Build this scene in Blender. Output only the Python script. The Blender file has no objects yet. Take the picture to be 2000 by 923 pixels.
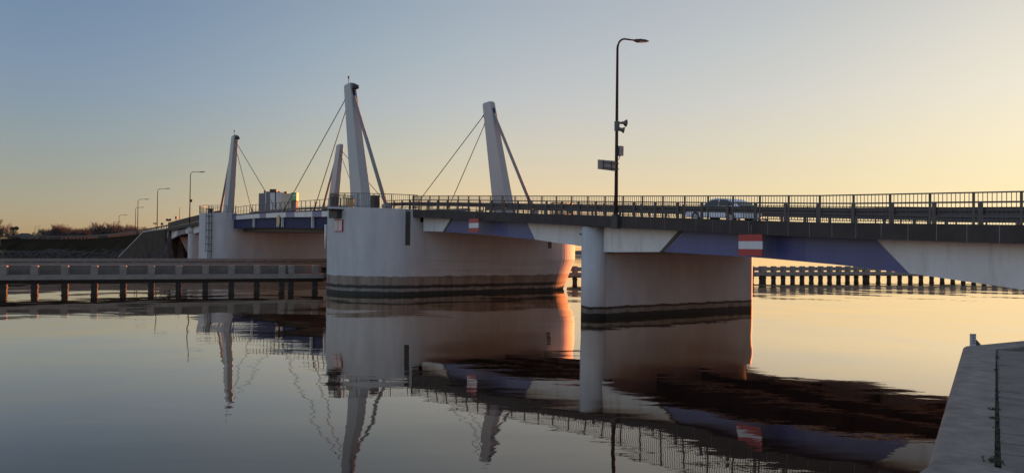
import bpy, math, random
from mathutils import Vector, Matrix
random.seed(7)
scn = bpy.context.scene
COL = scn.collection
PI = math.pi
R = math.radians

# ------------------------------------------------------------ camera, world, sun, exposure
cam_d = bpy.data.cameras.new("camera")
cam = bpy.data.objects.new("camera", cam_d); COL.objects.link(cam)
cam_d.sensor_width = 36; cam_d.lens = 27.0
cam_d.clip_start = 0.1; cam_d.clip_end = 12000
cam.matrix_world = (Matrix.Translation((0, 0, 3.9)) @ Matrix.Rotation(R(90 + 0.73), 4, 'X') @ Matrix.Rotation(R(0.6), 4, 'Z'))
scn.camera = cam

SUN_AZ = 42.0     # degrees to the right of the view direction (+Y)
SUN_EL = 3.0
w = bpy.data.worlds.new("World"); scn.world = w; w.use_nodes = True
wn = w.node_tree.nodes; wl = w.node_tree.links
for n in list(wn): wn.remove(n)
out = wn.new("ShaderNodeOutputWorld"); bg = wn.new("ShaderNodeBackground")
sky = wn.new("ShaderNodeTexSky"); sky.sky_type = 'NISHITA'; sky.sun_disc = False
sky.sun_elevation = R(SUN_EL); sky.sun_rotation = R(SUN_AZ)
sky.altitude = 0; sky.air_density = 0.6; sky.dust_density = 0.5; sky.ozone_density = 1.5
# evening haze: soft saturation of the bright part of the sky, warmer towards the horizon
va = wn.new("ShaderNodeVectorMath"); va.operation = 'ADD'; va.inputs[1].default_value = (2.5, 2.5, 2.5)
vd = wn.new("ShaderNodeVectorMath"); vd.operation = 'DIVIDE'
wl.new(sky.outputs[0], va.inputs[0]); wl.new(sky.outputs[0], vd.inputs[0]); wl.new(va.outputs[0], vd.inputs[1])
tc = wn.new("ShaderNodeTexCoord"); sx = wn.new("ShaderNodeSeparateXYZ"); wl.new(tc.outputs['Generated'], sx.inputs[0])
rp = wn.new("ShaderNodeValToRGB"); rp.color_ramp.interpolation = 'EASE' if False else 'LINEAR'
STOPS = [(0.0, (1.15, 0.85, 0.62)), (0.035, (1.145, 0.90, 0.64)), (0.07, (1.14, 0.93, 0.66)), (0.12, (1.15, 1.0, 0.80)), (0.184, (1.163, 1.054, 0.971)), (0.246, (1.158, 1.078, 1.014)), (0.30, (1.151, 1.067, 1.026)), (0.6, (1.75, 1.38, 1.18))]  # last stop lifts the unseen overhead sky, added fill for level surfaces
cr = rp.color_ramp
while len(cr.elements) < len(STOPS): cr.elements.new(0.5)
for e, (p_, c_) in zip(cr.elements, STOPS): e.position = p_; e.color = (c_[0]/1.2, c_[1]/1.2, c_[2]/1.2, 1)
wl.new(sx.outputs['Z'], rp.inputs[0])
vm = wn.new("ShaderNodeVectorMath"); vm.operation = 'MULTIPLY'
wl.new(vd.outputs[0], vm.inputs[0]); wl.new(rp.outputs[0], vm.inputs[1])
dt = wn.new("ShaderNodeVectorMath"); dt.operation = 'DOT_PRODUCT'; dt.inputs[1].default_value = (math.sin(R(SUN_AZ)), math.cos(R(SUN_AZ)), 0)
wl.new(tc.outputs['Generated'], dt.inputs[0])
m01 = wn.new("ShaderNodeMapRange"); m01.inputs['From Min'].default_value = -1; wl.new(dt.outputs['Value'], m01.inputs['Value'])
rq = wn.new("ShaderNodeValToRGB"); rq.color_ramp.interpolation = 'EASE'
AZ = [(0.0, (1.95, 1.90, 2.05)), (0.46, (1.75, 1.72, 1.85)), (0.63, (0.84, 0.84, 0.96)), (0.86, (1.27, 1.13, 1.05)), (0.995, (1.0, 1.05, 0.99))]  # first stops brighten the unseen sky behind the camera, added fill for shaded faces
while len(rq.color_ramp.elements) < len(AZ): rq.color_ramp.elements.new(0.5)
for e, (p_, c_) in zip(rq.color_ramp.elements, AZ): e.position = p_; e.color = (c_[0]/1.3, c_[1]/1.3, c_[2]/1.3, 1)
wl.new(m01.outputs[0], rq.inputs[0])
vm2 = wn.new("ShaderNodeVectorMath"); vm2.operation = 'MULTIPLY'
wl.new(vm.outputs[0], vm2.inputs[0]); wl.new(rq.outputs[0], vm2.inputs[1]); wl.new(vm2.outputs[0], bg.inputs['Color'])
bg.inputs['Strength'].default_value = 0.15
wl.new(bg.outputs[0], out.inputs['Surface'])

sd = bpy.data.lights.new("sun", 'SUN'); sun = bpy.data.objects.new("sun", sd); COL.objects.link(sun)
sd.energy = 1.8; sd.angle = R(0.6); sd.color = (1.0, 0.27, 0.085)
sv = Vector((math.sin(R(SUN_AZ)) * math.cos(R(SUN_EL)), math.cos(R(SUN_AZ)) * math.cos(R(SUN_EL)), math.sin(R(SUN_EL))))
sun.rotation_euler = sv.to_track_quat('Z', 'Y').to_euler()

scn.view_settings.view_transform = 'Standard'; scn.view_settings.look = 'None'
scn.view_settings.gamma = 1.0; scn.view_settings.use_curve_mapping = False
scn.view_settings.exposure = 3.38
scn.render.engine = 'CYCLES'
scn.cycles.max_bounces = 6; scn.cycles.use_denoising = True

# ------------------------------------------------------------ frames
# bridge frame: local x = s (along the bridge, towards the camera), local y = n (across, away from the camera)
DX, DY = 0.555, -0.832
TH = math.atan2(DY, DX)
DX, DY = math.cos(TH), math.sin(TH)
def BW(s, n, z=0.0): return Vector((DX * s - DY * n, DY * s + DX * n, z))
H0 = 470.0
def pix(x, Y, y=None):
    """image column (and row) of the photograph at depth Y -> world point"""
    X = (x - 1000) / 1500 * Y
    z = 3.9 + ((H0 + 0.0105 * x) - y) * Y / 1500 if y is not None else 0
    return Vector((X, Y, z))

# ------------------------------------------------------------ geometry collector
class G:
    def __init__(s): s.v = []; s.f = []; s.m = []; s.sm = []
    def add(s, vs, fs, mi=0, smooth=False):
        o = len(s.v); s.v += [tuple(p) for p in vs]
        for f in fs: s.f.append(tuple(i + o for i in f)); s.m.append(mi); s.sm.append(smooth)
        return s
    def box(s, x0, x1, y0, y1, z0, z1, mi=0):
        if x0 > x1: x0, x1 = x1, x0
        if y0 > y1: y0, y1 = y1, y0
        vs = [(x0,y0,z0),(x1,y0,z0),(x1,y1,z0),(x0,y1,z0),(x0,y0,z1),(x1,y0,z1),(x1,y1,z1),(x0,y1,z1)]
        return s.add(vs, [(3,2,1,0),(4,5,6,7),(0,1,5,4),(1,2,6,5),(2,3,7,6),(3,0,4,7)], mi)
    def cbox(s, x0, x1, y0, y1, z0, z1, c=0.02, mi=0):
        """box with bevelled vertical and top edges"""
        def ring(e, z): 
            a, b, cc, d = x0+e, x1-e, y0+e, y1-e
            return [(a+c,cc,z),(b-c,cc,z),(b,cc+c,z),(b,d-c,z),(b-c,d,z),(a+c,d,z),(a,d-c,z),(a,cc+c,z)]
        return s.loft([ring(0,z0), ring(0,z1-c), ring(c*0.7,z1)], mi=mi)
    def loft(s, rings, cap0=True, cap1=True, mi=0, smooth=False, close=True):
        n = len(rings[0]); vs = [p for r in rings for p in r]; fs = []
        for k in range(len(rings) - 1):
            for i in range(n if close else n - 1):
                j = (i + 1) % n
                fs.append((k*n+i, k*n+j, (k+1)*n+j, (k+1)*n+i))
        s.add(vs, fs, mi, smooth)
        o = len(s.v) - len(vs)
        if cap0: s.f.append(tuple(o + i for i in reversed(range(n)))); s.m.append(mi); s.sm.append(False)
        if cap1: s.f.append(tuple(o + (len(rings)-1)*n + i for i in range(n))); s.m.append(mi); s.sm.append(False)
        return s
    def tube(s, pts, r, seg=8, mi=0, cap=True):
        pts = [Vector(p) for p in pts]; rings = []
        rr = r if isinstance(r, (list, tuple)) else [r] * len(pts)
        for i, p in enumerate(pts):
            t = (pts[min(i+1, len(pts)-1)] - pts[max(i-1, 0)]).normalized()
            up = Vector((0,0,1)) if abs(t.z) < 0.9 else Vector((1,0,0))
            a = t.cross(up).normalized(); b = a.cross(t)
            rings.append([tuple(p + (a*math.cos(2*PI*k/seg) + b*math.sin(2*PI*k/seg))*rr[i]) for k in range(seg)])
        rings = [list(reversed(q)) for q in rings]
        return s.loft(rings, cap, cap, mi, smooth=True)
    def bar(s, p0, p1, wd, ht, mi=0, up=(0,0,1)):
        """rectangular bar from p0 to p1, width wd, height ht, centred"""
        p0 = Vector(p0); p1 = Vector(p1); t = (p1-p0).normalized(); u = Vector(up)
        if abs(t.dot(u)) > 0.97: u = Vector((1,0,0))
        a = t.cross(u).normalized()*wd/2; b = a.cross(t).normalized()*ht/2
        r0 = [p0-a-b, p0+a-b, p0+a+b, p0-a+b]; r1 = [q+(p1-p0) for q in r0]
        return s.loft([[tuple(q) for q in r0], [tuple(q) for q in r1]], mi=mi)
    def prism_y(s, poly, y0, y1, mi=0):
        """poly of (x,z), extruded y0..y1"""
        return s.loft([[(x, y0, z) for x, z in poly], [(x, y1, z) for x, z in poly]], mi=mi)
    def prism_z(s, poly, z0, z1, mi=0):
        return s.loft([[(x, y, z0) for x, y in poly], [(x, y, z1) for x, y in poly]], mi=mi)

class T:      # a node: blender object plus its frame and origin
    def __init__(s, ob, bridge, org): s.ob = ob; s.bridge = bridge; s.org = Vector(org)

def tag(o, label=None, cat=None, group=None, kind=None):
    if label: o['label'] = label
    if cat: o['category'] = cat
    if group: o['group'] = group
    if kind: o['kind'] = kind
    return o
def thing(name, label, cat, org=(0,0,0), bridge=False, group=None):
    o = bpy.data.objects.new(name, None); COL.objects.link(o); o.empty_display_size = 0.3
    org = Vector(org)
    if bridge: o.location = BW(*org); o.rotation_euler = (0,0,TH)
    else: o.location = org
    tag(o, label, cat, group)
    return T(o, bridge, org)
def mesh_of(g, mats, name, org, recalc=True):
    me = bpy.data.meshes.new(name)
    me.from_pydata([(x-org[0], y-org[1], z-org[2]) for x, y, z in g.v], [], g.f)
    for m in (mats if isinstance(mats, (list, tuple)) else [mats]): me.materials.append(m)
    me.polygons.foreach_set('material_index', g.m); me.polygons.foreach_set('use_smooth', g.sm)
    if recalc:
        import bmesh
        bm = bmesh.new(); bm.from_mesh(me); bmesh.ops.recalc_face_normals(bm, faces=bm.faces); bm.to_mesh(me); bm.free()
    me.update(); return me
def part(name, g, mats, parent, label=None, recalc=True):
    me = mesh_of(g, mats, name, parent.org, recalc)
    o = bpy.data.objects.new(name, me); COL.objects.link(o); o.parent = parent.ob
    if label: o['label'] = label
    return T(o, parent.bridge, parent.org)
def solo(name, g, mats, label=None, cat=None, org=(0,0,0), bridge=False, group=None, kind=None, recalc=True):
    me = mesh_of(g, mats, name, org, recalc)
    o = bpy.data.objects.new(name, me); COL.objects.link(o)
    if bridge: o.location = BW(*org); o.rotation_euler = (0,0,TH)
    else: o.location = org
    tag(o, label, cat, group, kind)
    return T(o, bridge, org)
def copy_thing(t, loc, rz, label=None, group=None):
    r = t.ob.copy(); COL.objects.link(r); r.location = loc; r.rotation_euler = (0,0,rz)
    if label: r['label'] = label
    if group: r['group'] = group
    for ch in list(t.ob.children):
        c = ch.copy(); COL.objects.link(c); c.parent = r
        for gch in list(ch.children):
            d = gch.copy(); COL.objects.link(d); d.parent = c
    return T(r, False, loc)

# ------------------------------------------------------------ materials
def mat(name, col, rough=0.6, metal=0.0, noise=0.0, nscale=2.0, stretch=(1,1,1), bump=0.0, bscale=30.0, spec=None, dirt=None, dscale=0.8, damt=0.5):
    m = bpy.data.materials.new(name); m.use_nodes = True
    nt = m.node_tree; ns = nt.nodes; ls = nt.links; b = ns['Principled BSDF']
    b.inputs['Base Color'].default_value = (*col, 1); b.inputs['Roughness'].default_value = rough; b.inputs['Metallic'].default_value = metal
    if spec is not None: b.inputs['Specular IOR Level'].default_value = spec
    geo = ns.new('ShaderNodeNewGeometry'); mp = ns.new('ShaderNodeMapping'); mp.inputs['Scale'].default_value = stretch
    ls.new(geo.outputs['Position'], mp.inputs['Vector'])
    last = None
    if noise > 0:
        t = ns.new('ShaderNodeTexNoise'); t.inputs['Scale'].default_value = nscale; t.inputs['Detail'].default_value = 6; t.inputs['Roughness'].default_value = 0.6
        ls.new(mp.outputs[0], t.inputs['Vector'])
        mr = ns.new('ShaderNodeMapRange'); mr.inputs['From Min'].default_value = 0.3; mr.inputs['From Max'].default_value = 0.7
        mr.inputs['To Min'].default_value = 1 - noise; mr.inputs['To Max'].default_value = 1 + noise
        ls.new(t.outputs['Fac'], mr.inputs['Value'])
        mx = ns.new('ShaderNodeMix'); mx.data_type = 'RGBA'; mx.blend_type = 'MULTIPLY'; mx.inputs['Factor'].default_value = 1
        mx.inputs['A'].default_value = (*col, 1); ls.new(mr.outputs[0], mx.inputs['B']); last = mx.outputs['Result']
    if dirt:
        t2 = ns.new('ShaderNodeTexNoise'); t2.inputs['Scale'].default_value = dscale; t2.inputs['Detail'].default_value = 8; t2.inputs['Roughness'].default_value = 0.65
        ls.new(mp.outputs[0], t2.inputs['Vector'])
        mr2 = ns.new('ShaderNodeMapRange'); mr2.inputs['From Min'].default_value = 0.5; mr2.inputs['From Max'].default_value = 0.72
        mr2.inputs['To Max'].default_value = damt; ls.new(t2.outputs['Fac'], mr2.inputs['Value'])
        mx2 = ns.new('ShaderNodeMix'); mx2.data_type = 'RGBA'; mx2.inputs['A'].default_value = (*col, 1); mx2.inputs['B'].default_value = (*dirt, 1)
        ls.new(mr2.outputs[0], mx2.inputs['Factor'])
        if last: ls.new(last, mx2.inputs['A'])
        last = mx2.outputs['Result']
    if last: ls.new(last, b.inputs['Base Color'])
    if bump > 0:
        tb = ns.new('ShaderNodeTexNoise'); tb.inputs['Scale'].default_value = bscale; tb.inputs['Detail'].default_value = 5
        ls.new(geo.outputs['Position'], tb.inputs['Vector'])
        bp = ns.new('ShaderNodeBump'); bp.inputs['Strength'].default_value = 1.0; bp.inputs['Distance'].default_value = bump
        ls.new(tb.outputs['Fac'], bp.inputs['Height']); ls.new(bp.outputs[0], b.inputs['Normal'])
    m['out'] = 1
    return m

def banded(name, col, bands, wob=0.11):
    """painted concrete whose lower part carries water-line bands at real heights: bands = [(z_top, colour), ...] from the bottom up"""
    m = mat(name, col, 0.75, noise=0.10, nscale=0.9, stretch=(1,1,0.25), bump=0.004, bscale=6, dirt=tuple(c*0.72 for c in col), dscale=1.3, damt=0.35)
    nt = m.node_tree; ns = nt.nodes; ls = nt.links; b = ns['Principled BSDF']
    src = b.inputs['Base Color'].links[0].from_socket
    geo = ns.new('ShaderNodeNewGeometry'); sep = ns.new('ShaderNodeSeparateXYZ'); ls.new(geo.outputs['Position'], sep.inputs[0])
    nz = ns.new('ShaderNodeTexNoise'); nz.inputs['Scale'].default_value = 1.3; nz.inputs['Detail'].default_value = 6; ls.new(geo.outputs['Position'], nz.inputs['Vector'])
    ad = ns.new('ShaderNodeMath'); ad.operation = 'MULTIPLY_ADD'; ad.inputs[1].default_value = wob * 2; ls.new(nz.outputs['Fac'], ad.inputs[0]); ls.new(sep.outputs['Z'], ad.inputs[2])
    st = ns.new('ShaderNodeTexNoise'); st.inputs['Scale'].default_value = 2.2; st.inputs['Detail'].default_value = 6
    mp = ns.new('ShaderNodeMapping'); mp.inputs['Scale'].default_value = (1, 1, 0.12); ls.new(geo.outputs['Position'], mp.inputs['Vector']); ls.new(mp.outputs[0], st.inputs['Vector'])
    last = src
    for zt, c in reversed(bands):
        lt = ns.new('ShaderNodeMapRange'); lt.inputs['From Min'].default_value = zt + wob + 0.015; lt.inputs['From Max'].default_value = zt + wob - 0.015
        ls.new(ad.outputs[0], lt.inputs['Value'])
        vr = ns.new('ShaderNodeMix'); vr.data_type = 'RGBA'; vr.blend_type = 'MULTIPLY'; vr.inputs['Factor'].default_value = 0.7; vr.inputs['A'].default_value = (*c, 1)
        mr = ns.new('ShaderNodeMapRange'); mr.inputs['From Min'].default_value = 0.3; mr.inputs['From Max'].default_value = 0.65; mr.inputs['To Min'].default_value = 0.45; mr.inputs['To Max'].default_value = 1.3
        ls.new(st.outputs['Fac'], mr.inputs['Value']); ls.new(mr.outputs[0], vr.inputs['B'])
        mx = ns.new('ShaderNodeMix'); mx.data_type = 'RGBA'; ls.new(lt.outputs[0], mx.inputs['Factor']); ls.new(last, mx.inputs['A']); ls.new(vr.outputs['Result'], mx.inputs['B'])
        last = mx.outputs['Result']
    ls.new(last, b.inputs['Base Color'])
    return m

M = {}
M['pier'] = banded('pier_concrete', (0.345, 0.365, 0.385), [(0.28, (0.018,0.016,0.014)), (0.52, (0.16,0.145,0.125)), (0.78, (0.022,0.019,0.016)), (1.46, (0.17,0.14,0.115))])
M['pier_low'] = banded('pier_concrete_low_mark', (0.345, 0.365, 0.385), [(0.26, (0.018,0.016,0.014)), (0.50, (0.16,0.145,0.125)), (0.64, (0.03,0.026,0.022))])
M['white'] = mat('white_steel_paint', (0.46, 0.48, 0.49), 0.45, noise=0.07, nscale=0.9, stretch=(1,1,0.22), dirt=(0.27,0.25,0.225), dscale=2.4, damt=0.6, bump=0.003, bscale=1.1)
M['pylon'] = mat('pylon_paint', (0.29, 0.305, 0.315), 0.5, noise=0.05, nscale=0.7, stretch=(1,1,0.3), dirt=(0.33,0.32,0.30), dscale=1.0, damt=0.3)
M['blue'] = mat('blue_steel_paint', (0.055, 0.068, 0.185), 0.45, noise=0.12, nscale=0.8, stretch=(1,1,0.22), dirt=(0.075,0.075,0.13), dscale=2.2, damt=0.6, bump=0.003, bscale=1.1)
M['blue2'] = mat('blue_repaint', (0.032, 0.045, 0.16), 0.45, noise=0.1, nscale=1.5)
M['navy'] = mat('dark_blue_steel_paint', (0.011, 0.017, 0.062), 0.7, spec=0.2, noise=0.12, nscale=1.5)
M['fascia'] = mat('dark_fascia_panel', (0.044, 0.039, 0.038), 0.8, spec=0.2, noise=0.18, nscale=1.2, bump=0.002, bscale=12, dirt=(0.07,0.06,0.055), dscale=1.6, damt=0.4)
M['joint'] = mat('pale_joint', (0.26, 0.25, 0.24), 0.8)
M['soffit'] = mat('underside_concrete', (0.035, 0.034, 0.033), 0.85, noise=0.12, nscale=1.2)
M['asphalt'] = mat('asphalt', (0.05, 0.05, 0.05), 0.9, noise=0.2, nscale=6)
M['kerb'] = mat('kerb_concrete', (0.28, 0.27, 0.26), 0.85, noise=0.1, nscale=5)
M['rail'] = mat('dark_railing_paint', (0.055, 0.045, 0.042), 0.5, noise=0.15, nscale=8)
M['galv'] = mat('galvanised_steel', (0.085, 0.08, 0.08), 0.6, 0.2, noise=0.15, nscale=7)
M['cable'] = mat('stay_cable_sheath', (0.10, 0.095, 0.09), 0.5)
M['pole'] = mat('lamp_pole_steel', (0.040, 0.032, 0.028), 0.9, 0.0, spec=0.1, noise=0.1, nscale=5)
M['backstay'] = mat('backstay_paint', (0.17, 0.175, 0.18), 0.6)
M['guard'] = mat('guard_rail_steel', (0.11, 0.105, 0.10), 0.9, spec=0.1)
M['slab2'] = mat('paving_slab_worn', (0.15, 0.122, 0.105), 0.85, noise=0.2, nscale=4, bump=0.003, bscale=45)
M['dark'] = mat('dark_equipment', (0.03, 0.03, 0.03), 0.6)
M['greybox'] = mat('grey_cabinet', (0.22, 0.22, 0.22), 0.5, noise=0.08, nscale=8)
M['speaker'] = mat('grey_horn_plastic', (0.09, 0.088, 0.085), 0.6)
M['red'] = mat('sign_red', (0.27, 0.012, 0.018), 0.4, noise=0.06, nscale=5)
M['signwhite'] = mat('sign_white', (0.44, 0.46, 0.50), 0.4, noise=0.05, nscale=5)
M['fend_con'] = mat('fender_concrete', (0.19, 0.168, 0.15), 0.85, noise=0.15, nscale=2.2, bump=0.006, bscale=8, dirt=(0.17,0.15,0.13), dscale=1.5, damt=0.6)
M['timber'] = mat('tarred_timber', (0.026, 0.019, 0.016), 0.95, spec=0.1, noise=0.3, nscale=3, bump=0.01, bscale=5)
M['plank'] = mat('weathered_planks', (0.13, 0.11, 0.095), 0.85, noise=0.2, nscale=1.5, bump=0.004, bscale=10, dirt=(0.09,0.07,0.06), dscale=0.9, damt=0.7)
M['pile'] = banded('fender_pile', (0.014, 0.011, 0.010), [(0.22, (0.02,0.017,0.014))])
M['quay'] = mat('quay_concrete', (0.25, 0.205, 0.175), 0.95, spec=0.15, noise=0.24, nscale=4.5, bump=0.006, bscale=40, dirt=(0.12,0.10,0.088), dscale=4, damt=0.6)
M['slab'] = mat('paving_slab', (0.19, 0.155, 0.132), 0.95, spec=0.15, noise=0.2, nscale=4, bump=0.003, bscale=45, dirt=(0.13,0.12,0.11), dscale=6, damt=0.6)
M['soil'] = mat('joint_soil', (0.045, 0.038, 0.03), 0.95, noise=0.3, nscale=12)
M['weed'] = mat('weed_leaf', (0.05, 0.045, 0.022), 0.8, noise=0.3, nscale=20)
M['bark'] = mat('bare_branches', (0.095, 0.075, 0.068), 0.9, noise=0.2, nscale=1)
M['conif'] = mat('evergreen_needles', (0.035, 0.045, 0.032), 0.9, noise=0.3, nscale=2)
M['grass'] = mat('bank_grass', (0.026, 0.020, 0.013), 1.0, spec=0.0, noise=0.35, nscale=0.22, bump=0.15, bscale=1.2, dirt=(0.036,0.027,0.018), dscale=0.12, damt=0.7)
M['stone'] = mat('riprap_stone', (0.062, 0.052, 0.047), 1.0, spec=0.0, noise=0.35, nscale=0.7, bump=0.3, bscale=0.9)
M['reed'] = mat('dry_reed', (0.34, 0.25, 0.14), 0.9, noise=0.3, nscale=0.8)
M['slope'] = mat('slope_paving', (0.058, 0.047, 0.04), 0.95, spec=0.05, noise=0.2, nscale=0.6, bump=0.02, bscale=2)
M['glass'] = mat('dark_glass', (0.03, 0.035, 0.04), 0.08)
M['carpaint'] = mat('silver_car_paint', (0.66, 0.68, 0.74), 0.35, 0.0)
M['tyre'] = mat('tyre_rubber', (0.02, 0.02, 0.02), 0.8)
M['rim'] = mat('alloy_rim', (0.4, 0.4, 0.42), 0.35, 0.7)
M['redlens'] = mat('rear_lamp_lens', (0.35, 0.01, 0.01), 0.2)
M['ochre'] = mat('ochre_panel', (0.42, 0.27, 0.11), 0.6, noise=0.3, nscale=2.5)
M['cladgrey'] = mat('dark_cladding', (0.13, 0.13, 0.145), 0.7, noise=0.1, nscale=0.3)
M['cladlight'] = mat('light_cladding', (0.42, 0.45, 0.48), 0.6, noise=0.05, nscale=0.3)
M['cladpink'] = mat('rose_cladding', (0.46, 0.38, 0.37), 0.7, noise=0.06, nscale=0.3)
M['cladbeige'] = mat('beige_cladding', (0.40, 0.36, 0.28), 0.7, noise=0.15, nscale=0.4)
M['green'] = mat('green_panel', (0.08, 0.30, 0.09), 0.5, noise=0.1, nscale=0.4)
M['pipe'] = mat('pale_pipe', (0.55, 0.50, 0.45), 0.5)
M['rooftile'] = mat('dark_roof', (0.06, 0.05, 0.05), 0.8, noise=0.2, nscale=0.5)
M['wallpl'] = mat('plaster', (0.30, 0.27, 0.25), 0.9)
M['land'] = mat('far_land', (0.10, 0.085, 0.075), 0.95, noise=0.3, nscale=0.05)
M['sand'] = mat('far_sand', (0.28, 0.25, 0.21), 0.95, noise=0.15, nscale=0.05)

# water
mw = bpy.data.materials.new('water'); mw.use_nodes = True
ns = mw.node_tree.nodes; ls = mw.node_tree.links; b = ns['Principled BSDF']
b.inputs['Base Color'].default_value = (0.014, 0.014, 0.012, 1); b.inputs['Roughness'].default_value = 0.02; b.inputs['IOR'].default_value = 1.42
geo = ns.new('ShaderNodeNewGeometry')
def wnoise(scale, sx, sy, det, rot=0.0):
    mp = ns.new('ShaderNodeMapping'); mp.inputs['Scale'].default_value = (sx, sy, 1); mp.inputs['Rotation'].default_value = (0, 0, rot); ls.new(geo.outputs['Position'], mp.inputs['Vector'])
    t = ns.new('ShaderNodeTexNoise'); t.inputs['Scale'].default_value = scale; t.inputs['Detail'].default_value = det; t.inputs['Roughness'].default_value = 0.5
    ls.new(mp.outputs[0], t.inputs['Vector']); return t.outputs['Fac']
WAVES = [(0.15, 1.0, 1.0, 1, 0.085, 0.4), (0.9, 0.40, 1.2, 1, 0.0055, 0.12), (4.0, 0.6, 1.1, 2, 0.0010, 0.0)]
prev = None
for sc_, sx, sy, det, dist, rot in WAVES:
    bp = ns.new('ShaderNodeBump'); bp.inputs['Strength'].default_value = 1.0; bp.inputs['Distance'].default_value = dist
    ls.new(wnoise(sc_, sx, sy, det, rot), bp.inputs['Height'])
    if prev: ls.new(prev, bp.inputs['Normal'])
    prev = bp.outputs[0]
ls.new(prev, b.inputs['Normal'])
gl = ns.new('ShaderNodeBsdfGlossy'); gl.inputs['Color'].default_value = (0.98, 0.87, 0.76, 1); gl.inputs['Roughness'].default_value = 0.015; ls.new(prev, gl.inputs['Normal'])
df = ns.new('ShaderNodeBsdfDiffuse'); df.inputs['Color'].default_value = (0.012, 0.011, 0.009, 1)
lw = ns.new('ShaderNodeLayerWeight'); lw.inputs['Blend'].default_value = 0.5
wr = ns.new('ShaderNodeValToRGB'); WR = [(0.0, 0.03), (0.5, 0.08), (0.68, 0.23), (0.76, 0.38), (0.83, 0.64), (0.89, 0.92), (0.96, 1.0)]
while len(wr.color_ramp.elements) < len(WR): wr.color_ramp.elements.new(0.5)
for e, (p_, v_) in zip(wr.color_ramp.elements, WR): e.position = p_; e.color = (v_, v_, v_, 1)
ls.new(lw.outputs['Facing'], wr.inputs[0])
mxs = ns.new('ShaderNodeMixShader'); ls.new(wr.outputs[0], mxs.inputs[0]); ls.new(df.outputs[0], mxs.inputs[1]); ls.new(gl.outputs[0], mxs.inputs[2])
ls.new(mxs.outputs[0], ns['Material Output'].inputs['Surface'])
M['water'] = mw

# ------------------------------------------------------------ water, far shore
g = G(); g.add([(-4000,-200,0),(4000,-200,0),(4000,7000,0),(-4000,7000,0)], [(0,1,2,3)])
solo('water', g, M['water'], kind='structure', recalc=False)
g = G(); g.add([(-4000,-200,-3),(4000,-200,-3),(4000,7000,-3),(-4000,7000,-3)], [(0,1,2,3)])
solo('riverbed', g, M['soil'], kind='structure', recalc=False)
g = G()
rows = []
for i in range(0, 41):
    x = -60 + i * 4.2
    hh = 1.9 + 0.25 * math.sin(i * 0.9) + 0.15 * math.sin(i * 2.3)
    e = min(1, (40 - i) / 6.0)
    rows.append([(x, 344, -1), (x, 347, 0.5*e), (x, 352, hh*e), (x, 372, hh*e*1.02), (x, 380, -1)])
g.loft(rows, close=False, cap0=True, cap1=True)
solo('far_shore', g, M['land'], kind='structure')
g = G(); g.loft([[(x, 318, -1), (x, 321, 0.45), (x, 330, 0.5), (x, 334, -1)] for x in (-60, 0, 60, 72)], close=False)
solo('sand_spit', g, M['sand'], kind='structure')

# ------------------------------------------------------------ left bank terrain
road_pts = [((-51.8+0.0, 132.8), 7.1)]  # rewritten below
def near_off(p, q, off):
    d = (Vector(q) - Vector(p)).normalized(); return Vector((d.y, -d.x)) * off
RC = [((-60.7, 151.8), 6.6), ((-89.5, 193.5), 5.7), ((-127.5, 240), 4.85), ((-170, 267), 4.75), ((-255, 298), 4.7), ((-420, 340), 4.6)]
# smooth the road centre
def catmull(P, n=10):
    o = []
    P = [P[0]] + P + [P[-1]]
    for i in range(1, len(P)-2):
        for k in range(n):
            t = k / n; a, b_, c, d = [Vector((*p[0], p[1])) for p in P[i-1:i+3]]
            o.append(0.5*((2*b_) + (-a+c)*t + (2*a-5*b_+4*c-d)*t*t + (-a+3*b_-3*c+d)*t*t*t))
    o.append(Vector((*P[-1][0], P[-1][1]))); return o
ROAD = catmull(RC)
def road_d(x, y):
    best = (1e9, 0, 0, 0)
    for i in range(len(ROAD)-1):
        a, c = ROAD[i], ROAD[i+1]; dx, dy = c.x-a.x, c.y-a.y; L = dx*dx+dy*dy
        if L == 0: continue
        t = ((x-a.x)*dx + (y-a.y)*dy)/L
        tc = max(0, min(1, t)); px, py = a.x+dx*tc, a.y+dy*tc
        d = math.hypot(x-px, y-py)
        if d < best[0]:
            side = (x-a.x)*dy - (y-a.y)*dx   # >0 : right of travel direction ; camera side is left of travel
            best = (d, a.z+(c.z-a.z)*tc, side, (i+t))
    return best
from mathutils import noise as mn
SHORE = [(-400, 215), (-205, 205), (-150, 196), (-105, 180), (-82, 165), (-72, 150)]
def shore_y(x):
    if x <= SHORE[0][0]: return SHORE[0][1]
    for (a, ya), (c, yc) in zip(SHORE, SHORE[1:]):
        if x <= c: return ya + (yc-ya)*(x-a)/(c-a)
    return 150 + (x + 72) * -0.6 if x < -50 else 137
def wing_n(s): return 26.6 - (-160.3 - s)*4.9/24.0
def ground(x, y):
    d, zr, side, t = road_d(x, y)
    nz = mn.noise(Vector((x*0.25, y*0.25, 0)))*0.25 + mn.noise(Vector((x*0.9, y*0.9, 3)))*0.12
    if side < 0:      # camera side
        ys = shore_y(x); f = max(0, min(1, (y - ys)/6)); flat = -1.2 + f*1.9 + (y-ys)*0.006*(1 if y > ys else 0)
    else:
        flat = 2.6
    hw = 7.2
    crest = zr - 0.12
    ab_ = math.hypot(x+66, y-148); sn_s, sn_n = DX*x+DY*y, -DY*x+DX*y
    slope = crest - max(0, d-hw)/(0.8 + 0.9*max(0, min(1, (ab_-32)/50)))
    if sn_s > -185 and sn_n < wing_n(sn_s) + 0.3 and sn_n > 5 : return -1.5
    if sn_s > -160.0: return -1.5
    if t < 0:         # in front of the abutment
        return -2.0
    z = max(flat, slope)
    if d > hw + 0.5: z += nz*min(1, max(0, math.hypot(x+62, y-150)-30)/30)
    return z
gt = G(); nx, ny = 150, 130
X0, X1, Y0, Y1 = -420, -48, 128, 400
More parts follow.
